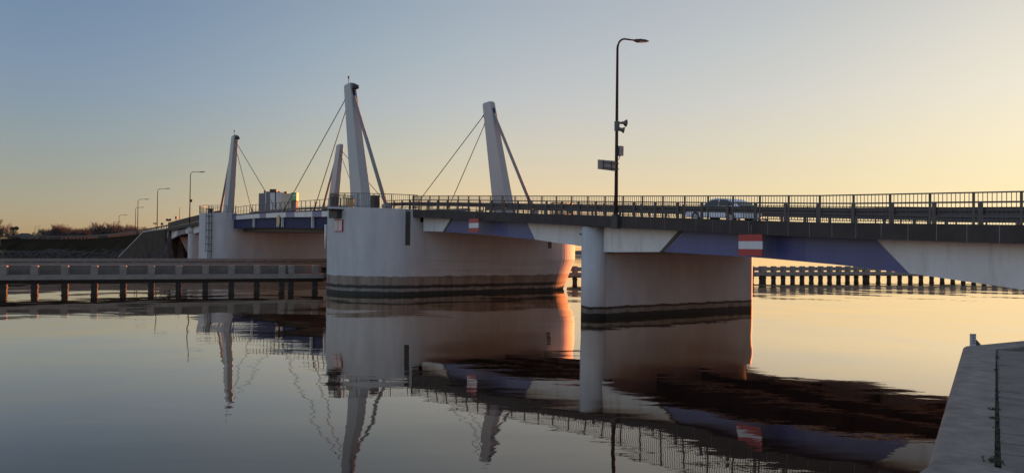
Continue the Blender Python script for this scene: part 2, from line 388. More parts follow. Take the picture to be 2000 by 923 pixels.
def ex(i): return X0 + (X1-X0)*(1-(1-i/nx)**1.5)
def ey(j): return Y0 + (Y1-Y0)*(j/ny)**1.35
vs = [(ex(i), ey(j), ground(ex(i), ey(j))) for j in range(ny+1) for i in range(nx+1)]
fs = [(j*(nx+1)+i, j*(nx+1)+i+1, (j+1)*(nx+1)+i+1, (j+1)*(nx+1)+i) for j in range(ny) for i in range(nx)]
gt.add(vs, fs, 0, True)
for k, f in enumerate(fs):
    c = [vs[q] for q in f]; z = sum(p[2] for p in c)/4
    if z < 1.35 and c[0][1] < 235: gt.m[k] = 1
solo('bank', gt, [M['grass'], M['stone']], kind='structure', recalc=False)
# back land out to the horizon on the left
g = G(); g.add([(-3500,395,2.4),(-30,395,2.4),(-150,1800,2.4),(-3500,1800,2.4)], [(0,1,2,3)])
g.add([(-3500,180,1.2),(-415,180,1.2),(-415,400,2.3),(-3500,400,2.3)], [(0,1,2,3)])
solo('hinterland', g, M['grass'], kind='structure', recalc=False)
# road on the bank
g = G(); L, Rr = [], []
for i, p in enumerate(ROAD):
    q = ROAD[min(i+1, len(ROAD)-1)] ; a = ROAD[max(i-1,0)]; d = (Vector((q.x,q.y))-Vector((a.x,a.y))).normalized(); nrm = Vector((d.y,-d.x))
    L.append((p.x-nrm.x*4, p.y-nrm.y*4, p.z)); Rr.append((p.x+nrm.x*4, p.y+nrm.y*4, p.z))
n = len(L); g.add(L+Rr, [(i, i+1, n+i+1, n+i) for i in range(n-1)])
solo('road', g, M['asphalt'], kind='structure', recalc=False)

# riprap boulders on the shore
g = G()
def rock(g, x, y, z, r):
    vs = []; ph = random.random()*6
    for a, b_ in ((0, 1), (1, 0.45), (1, -0.4), (0, -1)):
        if a == 0: vs.append((x, y, z + b_*r*0.6))
        else:
            for k in range(6):
                q = ph + k*PI/3; rr = r*(0.75+0.45*random.random())
                vs.append((x+math.cos(q)*rr, y+math.sin(q)*rr, z+b_*r*0.7*(0.7+0.5*random.random())))
    fs = []
    for k in range(6):
        j = (k+1) % 6
        fs += [(0, 1+j, 1+k), (1+k, 1+j, 7+j, 7+k), (7+k, 7+j, 13)]
    g.add(vs, fs)
for _ in range(1500):
    x = random.uniform(-230, -76); y = shore_y(x) + random.uniform(0, 9) + abs(random.gauss(0, 4))
    z = ground(x, y)
    if -0.6 < z < 2.2: rock(g, x, y, z+0.1, random.uniform(0.25, 0.75))
solo('riprap', g, M['stone'], 'loose grey stones heaped along the foot of the left bank', 'stones', kind='stuff', recalc=False)
# dry reeds
g = G()
for _ in range(5200):
    if random.random() < 0.6: x = random.gauss(-138, 3.5)
    else: x = random.uniform(-215, -130)
    y = shore_y(x) + random.uniform(0.5, 8); z = ground(x, y)
    if z < -0.2: continue
    h = random.uniform(0.7, 1.9)*(1.25 if abs(x+138) < 6 else 0.8); a = random.random()*PI; dx, dy = math.cos(a)*0.05, math.sin(a)*0.05
    lx, ly = random.gauss(0, 0.18), random.gauss(0, 0.18)
    g.add([(x-dx,y-dy,z-0.1),(x+dx,y+dy,z-0.1),(x+lx,y+ly,z+h)], [(0,1,2)])
solo('reeds', g, M['reed'], 'dry golden reeds at the water edge of the left bank', 'reeds', kind='stuff', recalc=False)

# ------------------------------------------------------------ bridge profile
ZP = [(8, 4.15), (0, 4.42), (-11.5, 4.73), (-18.55, 4.95), (-30.3, 5.50), (-40, 5.98), (-50, 6.48), (-58, 6.84), (-66, 7.08), (-76, 7.28), (-87, 7.52), (-98, 7.66), (-110, 7.72), (-120, 7.62), (-134, 7.35), (-148, 7.0), (-160, 6.62), (-175, 6.2)]
def ip(tab, s):
    for (a, za), (c, zc) in zip(tab, tab[1:]):
        if (s - a)*(s - c) <= 0: return za + (zc-za)*(s-a)/(c-a)
    return tab[0][1] if abs(s-tab[0][0]) < abs(s-tab[-1][0]) else tab[-1][1]
def zd(s): return ip(ZP, s)
NN, NF, NC = 26.85, 40.65, 33.75     # deck edges, centre
N1, N2 = 27.6, 39.9                  # outer girder faces

def frange(a, b_, st):
    n = max(1, int(round(abs(b_-a)/st))); return [a + (b_-a)*i/n for i in range(n+1)]

def deck(parent, s0, s1, nn, nf):
    g = G(); rings = []
    for s in frange(s0, s1, 1.0):
        z = zd(s); rings.append([(s,nn+0.12,z-0.30),(s,nf-0.12,z-0.30),(s,nf-0.12,z-0.02),(s,nf-1.75,z-0.02),(s,nf-1.75,z-0.14),(s,nn+1.75,z-0.14),(s,nn+1.75,z-0.02),(s,nn+0.12,z-0.02)])
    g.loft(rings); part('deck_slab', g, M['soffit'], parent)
    g = G(); rr = []
    for s in frange(s0, s1, 1.0): rr.append([(s, nn+1.9, zd(s)-0.136), (s, nf-1.9, zd(s)-0.136)])
    g.loft(rr, False, False, close=False); part('roadway', g, M['asphalt'], parent, recalc=False)
    g = G()
    for nnn in (nn+1.75, nf-1.75):
        g.loft([[(s,nnn-0.1,zd(s)-0.018),(s,nnn+0.1,zd(s)-0.018),(s,nnn+0.1,zd(s)+0.03),(s,nnn-0.1,zd(s)+0.03)] for s in frange(s0, s1, 1.0)])
    part('kerb', g, M['kerb'], parent)
    # painted centre dashes and edge lines
    c = (nn+nf)/2
    s = min(s0, s1) + 1
    while s < max(s0, s1) - 3:
        g = G(); g.add([(s,c-0.06,zd(s)-0.131),(s+2,c-0.06,zd(s+2)-0.131),(s+2,c+0.06,zd(s+2)-0.131),(s,c+0.06,zd(s)-0.131)], [(0,1,2,3)]); s += 6
        part('road_marking', g, M['signwhite'], parent, recalc=False)

def fascia(parent, s0, s1, n, side, h=0.58):
    """row of one metre panels hung on the deck edge; side -1 near, +1 far"""
    g = G(); a, b_ = min(s0, s1), max(s0, s1); s = a
    while s < b_ - 0.01:
        e = min(s + 1.0, b_); g0, g1 = s + 0.014, e - 0.014
        y0, y1 = n, n + 0.10*(-side)
        vs = []
        for ss in (g0, g1):
            z = zd(ss)
            for y in (y0, y1): vs += [(ss, y, z-h), (ss, y, z+0.02)]
        g.add(vs, [(0,1,3,2),(4,6,7,5),(0,4,5,1),(2,3,7,6),(0,2,6,4),(1,5,7,3)], 0)
        s = e
    rings = []
    yy = n + 0.015*(-side)
    y2 = n + 0.09*(-side)
    for ss in frange(a+0.02, b_-0.02, 1.0):
        z = zd(ss); rings.append([(ss, yy, z-h+0.01), (ss, y2, z-h+0.01), (ss, y2, z+0.01), (ss, yy, z+0.01)])
    g.loft(rings, mi=1)
    part('fascia', g, [M['fascia'], M['joint']], parent)

def prof_poly(sof, top, s0, s1, n=14):
    """(s,z) polygon between soffit profile and deck underside"""
    ss = frange(s0, s1, abs(s1-s0)/n)
    return [(s, ip(sof, s)) for s in ss] + [(s, top(s)) for s in reversed(ss)]

def girders(parent, sof, s0, s1, panels, dark=None, ns_=(N1, 31.7, 35.8, N2)):
    """outer girders painted white with blue fields, two inner girders, cross frames"""
    top = lambda s: zd(s) - 0.32
    for i, n in enumerate(ns_):
        outer = i in (0, len(ns_)-1)
        wdt = 0.42; y0, y1 = (n, n+wdt) if i < 2 else (n-wdt, n)
        g = G(); ss = frange(s0, s1, 0.8)
        g.loft([[(s, y0, ip(sof, s)), (s, y1, ip(sof, s)), (s, y1, top(s)), (s, y0, top(s))] for s in ss])
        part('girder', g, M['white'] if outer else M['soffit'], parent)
        if not outer:
            g = G(); yc = (y0+y1)/2; g.loft([[(s, yc-0.26, ip(sof, s)-0.03), (s, yc+0.26, ip(sof, s)-0.03), (s, yc+0.26, ip(sof, s)-0.002), (s, yc-0.26, ip(sof, s)-0.002)] for s in ss]); part('flange', g, M['kerb'], parent)  # pale flange colour stands in for sunlight along the lower girder edges
    # underside web between the outer pair
    g = G(); ss = frange(s0, s1, 0.8)
    part_slab = [[(s, N1+0.43, ip(sof, s)+0.35), (s, N2-0.43, ip(sof, s)+0.35), (s, N2-0.43, ip(sof, s)+0.45), (s, N1+0.43, ip(sof, s)+0.45)] for s in ss]
    s = min(s0, s1) + 2.0
    while s < max(s0, s1) - 0.5:
        for a, b_ in ((N1+0.43, 31.69), (32.13, 35.37), (35.81, N2-0.43)):
            g.box(s-0.12, s+0.12, a, b_, ip(sof, s)+0.25, top(s)-0.01)
        s += 3.4
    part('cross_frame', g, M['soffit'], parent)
    for (b0, t0, b1, t1, colr) in panels:     # b = s at the soffit, t = s at the top, for both slanted ends
        for n, sg in ((N1, -1), (N2, 1)):
            g = G(); K = 16; ringA, ringB = [], []
            yo = n + sg*0.006; yi = n + sg*0.0005
            bot, tp = [], []
            for k in range(K+1):
                u = k/K; sb = b0 + (b1-b0)*u; st = t0 + (t1-t0)*u
                bot.append((sb, ip(sof, sb)-0.004)); tp.append((st, top(st)))
            vs = [(a, yo, z) for a, z in bot] + [(a, yo, z) for a, z in tp] + [(a, yi, z) for a, z in bot] + [(a, yi, z) for a, z in tp]
            m = K+1; fs = []
            for k in range(K):
                fs += [(k, k+1, m+k+1, m+k), (2*m+k, 2*m+k+1, 3*m+k+1, 3*m+k), (k, k+1, 2*m+k+1, 2*m+k), (m+k, m+k+1, 3*m+k+1, 3*m+k)]
            fs += [(0, m, 3*m, 2*m), (K, m+K, 3*m+K, 2*m+K)]
            g.add(vs, fs); part('painted_field' if colr == 'blue' else 'dark_stripe', g, M[colr], parent)

SOFA = [(-53.9, 5.02), (-50.3, 4.92), (-44, 4.64), (-38.8, 4.33), (-34.0, 3.92)]
SOFB = [(-32.3, 3.63), (-27.6, 3.70), (-21.7, 3.51), (-17.8, 3.29), (-15.2, 3.06), (-11.5, 2.67), (-6.0, 1.95)]

br = thing('bridge_span', 'near fixed road bridge spans with dark fascia and white and blue girders', 'bridge', (-30, NC, 0), True, 'bridge spans')
deck(br, -65.2, 6, NN, NF)
fascia(br, -54.9, 6, NN, -1); fascia(br, -54.9, 6, NF, 1)
girders(br, SOFA, -53.9, -33.9, [(-50.3, -48.8, -38.8, -39.9, 'blue'), (-50.72, -49.22, -50.32, -48.82, 'dark')])
girders(br, SOFB, -32.3, -6.0, [(-27.6, -26.0, -15.25, -16.8, 'blue'), (-28.0, -26.4, -27.62, -26.02, 'dark')])
# darker drip stain fields on the blue paint (repainted rectangles)
for a, b_, sof in ((-42.9, -41.9, SOFA), (-21.0, -19.6, SOFB)):
    g = G(); g.loft([[(s, N1-0.010, ip(sof, s)), (s, N1-0.0065, ip(sof, s)), (s, N1-0.0065, zd(s)-0.6), (s, N1-0.010, zd(s)-0.6)] for s in frange(a, b_, 0.5)])
    part('repainted_patch', g, M['blue2'], br)

# mirrored spans beyond the opening spans
def mir(tab): return [(-173.6 - s, z) for s, z in tab]
CM = -173.6
brl = thing('bridge_span', 'distant fixed approach span between white pier and left embankment', 'bridge', (-140, NC, 0), True, 'bridge spans')
deck(brl, -160.2, -108.6, NN, NF)
fascia(brl, -160.2, -118.7, NN, -1, 0.55); fascia(brl, -160.2, -118.7, NF, 1, 0.55)
dz = lambda s: zd(s) - zd(CM - s)
SOFAL = [(CM-s, z + zd(CM-s) - zd(s)) for s, z in reversed(SOFA)]; SOFAL.sort()
SOFBL = [(-160.0, 4.6), (-157, 4.9), (-152, 5.35), (-147, 5.55), (-141.2, 5.65)]
girders(brl, SOFAL, -139.7, -119.7, [(CM+50.3, CM+48.8, CM+38.8, CM+39.9, 'blue')])
girders(brl, SOFBL, -160.0, -141.3, [(-146, -147, -155, -153.5, 'blue')])

# ------------------------------------------------------------ piers
def stadium(nc0, nc1, sc, rad, seg=24, notch=None):
    """outline in (s,n): near cap round (sc,nc0), far cap round (sc,nc1)"""
    pts = []
    for k in range(seg+1):      # near cap, from +s side round to -s side
        a = -PI*k/seg           # angle from +s going to -n
        pts.append((sc+rad*math.cos(a), nc0+rad*math.sin(a)))
    for k in range(seg+1):
        a = PI - PI*k/seg
        pts.append((sc+rad*math.cos(a), nc1+rad*math.sin(a)))
    return pts

def loft_outline(g, outline_fn, zs, seg_long=8):
    rings = []
    for z in zs: rings.append([(s, n, z if not callable(z) else z) for s, n in outline_fn(z)])
    g.loft(rings, smooth=False)

PS, PRD, PN0, PN1 = -59.5, 5.3, 27.5, 40.4
p1 = thing('bridge_pier', 'large rounded white concrete pier under the nearest tall pylon', 'bridge pier', (PS, NC, 0), True, 'bridge piers')
def outl_p1(z, rad=PRD, sc=PS):
    pts = stadium(PN0, PN1, sc, rad, 40); o = []
    t = max(0, min(1, (2.75 - z)/2.75))
    for s, n in pts:
        u = max(0, min(1, (n - 27.1)/17.0)); ins = t*(0.12*min(1, max(0, (n-23.0)/3.0)) if s > sc else 0) + t*(0.0 + 0.95*u*u)
        v = Vector((s-sc, n - max(PN0, min(PN1, n)))); 
        if v.length > 1e-6: v = v*(1 - ins/rad)
        o.append((sc+v.x, max(PN0, min(PN1, n)) + v.y))
    return o
g = G(); g.loft([[(s, n, z) for s, n in outl_p1(z)] for z in (-1.5, 0, 0.7, 1.4, 2.0, 2.75, 3.88)], cap1=True)
part('pier_base', g, M['pier'], p1)
def groove_half():
    """near half disc of the upper pier with a vertical expansion slot cut into it"""
    o = []; K = 80; a0, a1, dep = 9.0, 13.5, 0.55
    for k in range(K+1):
        a = 180.0*k/K
        if o and 180.0*(k-1)/K < a0 <= a:
            for aa, rr in ((a0, PRD), (a0, PRD-dep), (a1, PRD-dep), (a1, PRD)): o.append((PS+rr*math.cos(R(aa)), PN0-rr*math.sin(R(aa))))
        if a0 < a < a1 or a in (a0, a1): continue
        o.append((PS+PRD*math.cos(R(a)), PN0-PRD*math.sin(R(a))))
    return o
zt1 = lambda s: 6.72 + (-54.2 - s)*0.036
go = groove_half()
g = G(); g.loft([[(s, n, 3.884) for s, n in go], [(s, n, zt1(s)) for s, n in go]]); part('pier_nose', g, M['pier'], p1)
g = G(); qs = [(PS+rr*math.cos(R(aa)), PN0-rr*math.sin(R(aa))) for aa, rr in ((9.05, PRD-0.05), (13.45, PRD-0.05), (13.45, PRD-0.5), (9.05, PRD-0.5))]
g.loft([[(a_, b_, 3.95) for a_, b_ in qs], [(a_, b_, 6.5) for a_, b_ in qs]]); part('slot_shade', g, M['dark'], p1)  # dark filler added so the slot reads as deep shade
g = G(); g.box(PS-PRD, PS+PRD, PN0+0.002, PN1-0.002, 3.884, 5.72); part('pier_body', g, M['pier'], p1)
go = [(PS+PRD*math.cos(PI*k/40), PN1+PRD*math.sin(PI*k/40)) for k in range(41)]
g = G(); g.loft([[(s, n, 3.884) for s, n in go], [(s, n, zt1(s)) for s, n in go]]); part('pier_nose', g, M['pier'], p1)
def nose_top(parent, sc, nc, rad, sgn, z0, matn, name='platform', zt=None, gap=0.0):
    pts = []
    K = 40
    for k in range(K+1):
        a = PI*k/K; pts.append((sc+rad*math.cos(a), nc - gap*sgn*0 + sgn*rad*math.sin(a)))
    zt = zt or (lambda s: zd(s) - 0.02)
    g = G(); g.loft([[(s, n, z0) for s, n in pts], [(s, n, zt(s)-0.0) for s, n in pts]])
    part(name, g, matn, parent)
# small dark hatch window on the long wall
g = G(); g.box(-54.2-0.05, -54.2+0.006, 39.95, 40.35, 3.75, 4.35); part('hatch', g, M['dark'], p1)
# tide gauge pipe on the channel side
g = G(); c = pix(636.0, 66.0); sc_, nc_ = DX*c.x+DY*c.y, -DY*c.x+DX*c.y
g.tube([(sc_, nc_, 3.5), (sc_, nc_, 5.6)], 0.11, 10); g.bar((sc_, nc_, 4.0), (sc_+0.6, nc_+0.5, 4.0), 0.05, 0.05); g.bar((sc_, nc_, 5.2), (sc_+0.6, nc_+0.5, 5.2), 0.05, 0.05)
part('gauge_pipe', g, M['pipe'], p1)

p0 = thing('bridge_pier', 'white concrete pier with black caged ladder beyond the channel', 'bridge pier', (-112.9, NC, 0), True, 'bridge piers')
def simple_pier(parent, sc, nc0, nc1, rad, ztop, m, zb=-1.5, seg=24):
    g = G(); pts = stadium(nc0, nc1, sc, rad, seg)
    g.loft([[(s, n, zb) for s, n in pts], [(s, n, ztop) for s, n in pts]]); part('pier_body', g, m, parent)
simple_pier(p0, -112.9, 27.1, 40.4, 4.0, 6.6, M['pier'])
nose_top(p0, -112.9, 27.1, 4.0, -1, 6.604, M['pier'], 'platform', lambda s: 8.05)
nose_top(p0, -112.9, 40.4, 4.0, 1, 6.604, M['pier'], 'platform', lambda s: 8.05)

p2 = thing('bridge_pier', 'slender white concrete wall pier nearest the camera with rounded nose', 'bridge pier', (-33.1, NC, 0), True, 'bridge piers')
g = G(); pts = stadium(27.65, 39.9, -33.1, 0.75, 24)
rings = []
pts = stadium(27.65, 39.9, -33.1, 0.715, 24)
for z in (-1.5, 3.55): rings.append([(s, n, z) for s, n in pts])
g.loft(rings); part('pier_body', g, M['pier_low'], p2)
g = G(); pts2 = [(-33.1+0.75*math.cos(2*PI*k/40), 27.65+0.75*math.sin(2*PI*k/40)) for k in range(40)]
g.loft([[(s, n, -1.5) for s, n in pts2], [(s, n, zd(s)-0.59) for s, n in pts2]], smooth=True); part('column', g, M['pier_low'], p2)
g = G(); g.box(-33.75, -32.45, 28.5, 39.8, 3.556, zd(-33)-0.35); part('crosshead', g, M['pier_low'], p2)
g = G(); g.tube([(-33.1-0.60, 27.65-0.47, 4.62), (-33.1-0.66, 27.65-0.56, 4.62)], 0.045, 8); part('drain_hole', g, M['dark'], p2)

p3 = thing('bridge_pier', 'distant slender white pier half hidden beside the caged ladder pier', 'bridge pier', (-140.5, NC, 0), True, 'bridge piers')
simple_pier(p3, -140.5, 27.65, 39.9, 0.75, 5.5, M['pier_low'])
g = G(); g.tube([(-140.5, 27.65, 5.504), (-140.5, 27.65, zd(-140.5)-0.56)], 0.75, 24); part('column', g, M['pier_low'], p3)

ab = thing('bridge_abutment', 'grey concrete abutment where the bridge meets the left embankment', 'abutment', (-161, NC, 0), True, 'bridge abutments')
g = G(); g.box(-162.5, -160.3, 26.9, 40.6, -1.5, 6.0); part('front_wall', g, M['pier_low'], ab)
g = G(); g.box(-168, -162.6, 26.95, 27.3, 1.0, 6.55); part('wing_wall', g, M['pier_low'], ab)
ab2 = thing('bridge_abutment', 'concrete abutment at the right end of the bridge beyond the frame', 'abutment', (-5, NC, 0), True, 'bridge abutments')
g = G(); g.box(-5.9, 10, 27.0, 40.5, -1.5, zd(0)-0.62); part('front_wall', g, M['pier'], ab2)

# splayed wing wall that holds the bank beside the left abutment
g = G(); ring = []
for ss, zt_ in ((-160.35, 6.45), (-167, 6.2), (-171.5, 5.9), (-185.5, 0.5)):
    n_ = wing_n(ss); ring.append([(ss, n_-0.05, -1.5), (ss, n_+0.55, -1.5), (ss, n_+0.55, zt_), (ss, n_-0.05, zt_)])
g.loft(ring); part('wing_wall', g, M['slope'], ab, 'dark grey splayed wing wall sloping down to the left')
g = G(); ring = [[(x[0][0], x[0][1]-0.06, x[3][2]-0.0), (x[1][0], x[1][1]+0.06, x[2][2]), (x[1][0], x[1][1]+0.06, x[2][2]+0.22), (x[0][0], x[0][1]-0.06, x[3][2]+0.22)] for x in ring]
g.loft(ring); part('coping', g, M['kerb'], ab)

# ------------------------------------------------------------ opening leaves
LN, LF = 26.3, 41.2
def leaf(s0, s1, label, fins):
    t = thing('bascule_leaf', label, 'bridge leaf', ((s0+s1)/2, NC, 0), True, 'opening bridge leaves')
    g = G(); ss = frange(s0, s1, 1.0)
    g.loft([[(s, LN+0.14, zd(s)-0.36), (s, LF-0.14, zd(s)-0.36), (s, LF-0.14, zd(s)-0.06), (s, LN+0.14, zd(s)-0.06)] for s in ss]); part('deck_plate', g, M['asphalt'], t)
    for n, sg in ((LN, 1), (LF, -1)):
        g = G(); g.loft([[(s, n, zd(s)-0.62), (s, n+sg*0.12, zd(s)-0.62), (s, n+sg*0.12, zd(s)-0.08), (s, n, zd(s)-0.08)] for s in ss]); part('edge_beam', g, M['white'], t)
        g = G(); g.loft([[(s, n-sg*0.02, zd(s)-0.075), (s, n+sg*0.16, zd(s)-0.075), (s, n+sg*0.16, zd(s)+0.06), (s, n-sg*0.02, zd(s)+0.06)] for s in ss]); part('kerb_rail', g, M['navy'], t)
        for a, b_ in fins['gaps']:
            g = G(); g.loft([[(s, n-sg*0.006, zd(s)-0.63), (s, n-sg*0.002, zd(s)-0.63), (s, n-sg*0.002, zd(s)-0.07), (s, n-sg*0.006, zd(s)-0.07)] for s in frange(a, b_, 0.6)])
            part('blue_section', g, M['blue'], t)
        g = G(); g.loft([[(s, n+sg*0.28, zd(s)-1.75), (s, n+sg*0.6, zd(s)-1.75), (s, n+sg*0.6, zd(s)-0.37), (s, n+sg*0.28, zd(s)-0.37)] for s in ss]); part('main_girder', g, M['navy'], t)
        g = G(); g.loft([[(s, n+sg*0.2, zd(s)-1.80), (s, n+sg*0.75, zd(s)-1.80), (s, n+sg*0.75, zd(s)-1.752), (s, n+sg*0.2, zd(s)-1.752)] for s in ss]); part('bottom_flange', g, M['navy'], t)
        for f in fins['fins']:
            z = zd(f); g = G()
            g.loft([[(f-0.09, n-sg*0.03, z+0.02), (f+0.09, n-sg*0.03, z+0.02), (f+0.09, n+sg*0.22, z+0.02), (f-0.09, n+sg*0.22, z+0.02)],
                    [(f-0.09, n-sg*0.03, z-1.72), (f+0.09, n-sg*0.03, z-1.72), (f+0.09, n+sg*0.22, z-1.74), (f-0.09, n+sg*0.22, z-1.74)]])
            part('fin', g, M['white'], t)
    g = G(); s = min(s0, s1)+0.6
    while s < max(s0, s1):
        g.box(s-0.1, s+0.1, LN+0.61, LF-0.61, zd(s)-1.74, zd(s)-0.37); s += 2.4
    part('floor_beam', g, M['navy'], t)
    for n in (30.2, 33.75, 37.3):
        pass
    g = G(); 
    for n in (29.6, 32.3, 35.2, 37.9): g.loft([[(s, n-0.05, zd(s)-0.9), (s, n+0.05, zd(s)-0.9), (s, n+0.05, zd(s)-0.365), (s, n-0.05, zd(s)-0.365)] for s in ss])
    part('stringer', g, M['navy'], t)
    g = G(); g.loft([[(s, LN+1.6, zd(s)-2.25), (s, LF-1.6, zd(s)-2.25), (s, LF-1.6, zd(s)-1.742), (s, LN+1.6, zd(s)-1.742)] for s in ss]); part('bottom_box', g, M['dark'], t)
    for n in (LN+1.7, LF-1.7): pass
    return t
lf1 = leaf(-65.4, -86.75, 'nearer blue opening leaf with white fins hung from the nearest pylons', dict(gaps=[(-84.6, -81.6), (-75.8, -73.2), (-68, -65.5)], fins=[-86.0, -76.0, -66.6]))
lf2 = leaf(-86.85, -108.4, 'farther blue opening leaf with white fins hung from the distant pylons', dict(gaps=[(-92.2, -95.0), (-106, -108.3)], fins=[-87.75, -97.7]))
# ochre panel at the joint
g = G(); z = zd(-86.8)
prof = [(-87.35, z-0.55), (-86.75, z-0.35), (-86.35, z-0.95), (-86.5, z-1.55), (-86.9, z-1.72), (-87.4, z-1.3)]
g.prism_y(prof, LN+0.02-0.16, LN-0.10)
part('ochre_plate', g, M['ochre'], lf2, 'ochre tapered plate between two white fins')

# ------------------------------------------------------------ pylons and stays
def pylon(n, sb, st, zb, label, zt=18.55, beacon=False, back=None, fores=(), lampside=1):
    t = thing('pylon', label, 'pylon', (sb, n, zb), True, 'bridge pylons')
    ln = 1 if back > sb else -1    # +s side is the shore side of the near pylons
    rings = []
    K = 10
    for k in range(K+1):
        u = k/K; s = sb+(st-sb)*u; z = zb+(zt-0.22-zb)*u; hs = (2.55+(1.5-2.55)*u)/2; hn = (0.92+(0.55-0.92)*u)/2; c = 0.012
        rings.append([(s-hs+c,n-hn,z),(s+hs-c,n-hn,z),(s+hs,n-hn+c,z),(s+hs,n+hn-c,z),(s+hs-c,n+hn,z),(s-hs+c,n+hn,z),(s-hs,n+hn-c,z),(s-hs,n-hn+c,z)])
    for e, dzz in ((0.05, 0.10), (0.17, 0.18), (0.36, 0.22)):
        s = st; z = zt-0.22+dzz; hs = 0.75-e; hn = 0.275-e*0.45; c = 0.012
        rings.append([(s-hs+c,n-hn,z),(s+hs-c,n-hn,z),(s+hs,n-hn+c,z),(s+hs,n+hn-c,z),(s+hs-c,n+hn,z),(s-hs+c,n+hn,z),(s-hs,n+hn-c,z),(s-hs,n-hn+c,z)])
    g = G(); g.loft(rings); part('shaft', g, M['pylon'], t)
    # base collar
    g = G(); g.box(sb-1.4, sb+1.4, n-0.6, n+0.6, zb-0.2, zb+0.12); part('plinth', g, M['pier_low'], t)
    # recess panel with stay anchor on the shore face
    u1 = 0.86; u2 = 0.955; g = G()
    def face(u, off): 
        s = sb+(st-sb)*u + ln*((2.55+(1.5-2.55)*u)/2 + off); z = zb+(zt-0.22-zb)*u; return s, z
    pts = []
    for off in (-0.03, 0.008):
        (sa, za), (sc_, zc) = face(u1, off), face(u2, off)
        pts.append([(sa, n-0.10, za), (sa, n+0.10, za), (sc_, n+0.13, zc), (sc_, n-0.13, zc)])
    g.loft(pts); part('anchor_slot', g, M['navy'], t)
    sa, za = face(0.9, 0.0)
    g = G(); g.tube([(sa-ln*0.1, n, za), (back, n, zb+0.15)], 0.155, 12); part('backstay', g, M['backstay'], t)
    g = G(); g.box(back-0.35, back+0.35, n-0.25, n+0.25, zb-0.1, zb+0.35); part('anchor_block', g, M['greybox'], t)
    for i, fs_ in enumerate(fores):
        u = (0.93, 0.865)[i]
        s = sb+(st-sb)*u - ln*((2.55+(1.5-2.55)*u)/2 - 0.05); z = zb+(zt-0.22-zb)*u
        ze = zd(fs_)+0.0
        g = G(); p0_, p1_ = Vector((s, n, z)), Vector((fs_, n, ze)); g.tube([p0_, p1_], 0.045, 6)
        d = (p0_-p1_).normalized(); g.tube([p1_, p1_+d*1.1], 0.085, 8); g.tube([p0_, p0_-d*0.7], 0.075, 8)
        part('stay_cable', g, M['cable'], t)
    if beacon:
        g = G(); g.tube([(st-0.3, n, zt-0.02), (st-0.3, n, zt+0.55)], 0.03, 6); g.tube([(st-0.3, n, zt+0.5), (st-0.3, n, zt+0.72)], [0.085, 0.07], 8); part('beacon', g, M['dark'], t)
        g = G(); hs = 0.75
        e = lampside
        a = Vector((st+e*hs, n, zt-0.45)); g.bar(a, a+Vector((e*0.35, 0, 0.0)), 0.08, 0.08); g.loft([[(a.x+e*0.2+q[0]*0.0, n-0.22+0.0, a.z-0.25), (a.x+e*0.2, n+0.22, a.z-0.25), (a.x+e*0.2, n+0.22, a.z+0.28), (a.x+e*0.2, n-0.22, a.z+0.28)] for q in ((0,),)] + [[(a.x+e*0.75, n-0.30, a.z-0.22), (a.x+e*0.75, n+0.30, a.z-0.22), (a.x+e*0.65, n+0.26, a.z+0.05), (a.x+e*0.65, n-0.26, a.z+0.05)]])
        g.bar((a.x+e*0.5, n, a.z-0.1), (a.x+e*1.15, n+0.1, a.z-0.02), 0.05, 0.05)
        part('floodlight', g, M['dark'], t)
    return t
pylon(26.3, -63.1, -66.3, 6.9, 'tallest looking pale pylon with beacon and floodlight on the big rounded pier', beacon=True, back=-58.0, fores=(-85.6, -75.5))
pylon(41.2, -63.1, -66.3, 6.9, 'pale leaning pylon without beacon left of the tall street lamp', back=-58.1, fores=(-84.6, -75.2))
pylon(26.3, -110.4, -107.4, 7.95, 'distant pale pylon with beacon rising left of the grey building', beacon=True, back=-115.2, fores=(-87.6, -98.0), lampside=1)
pylon(41.2, -110.4, -107.4, 7.95, 'distant pale pylon without beacon between the two forestays', back=-115.2, fores=(-87.6, -98.0))

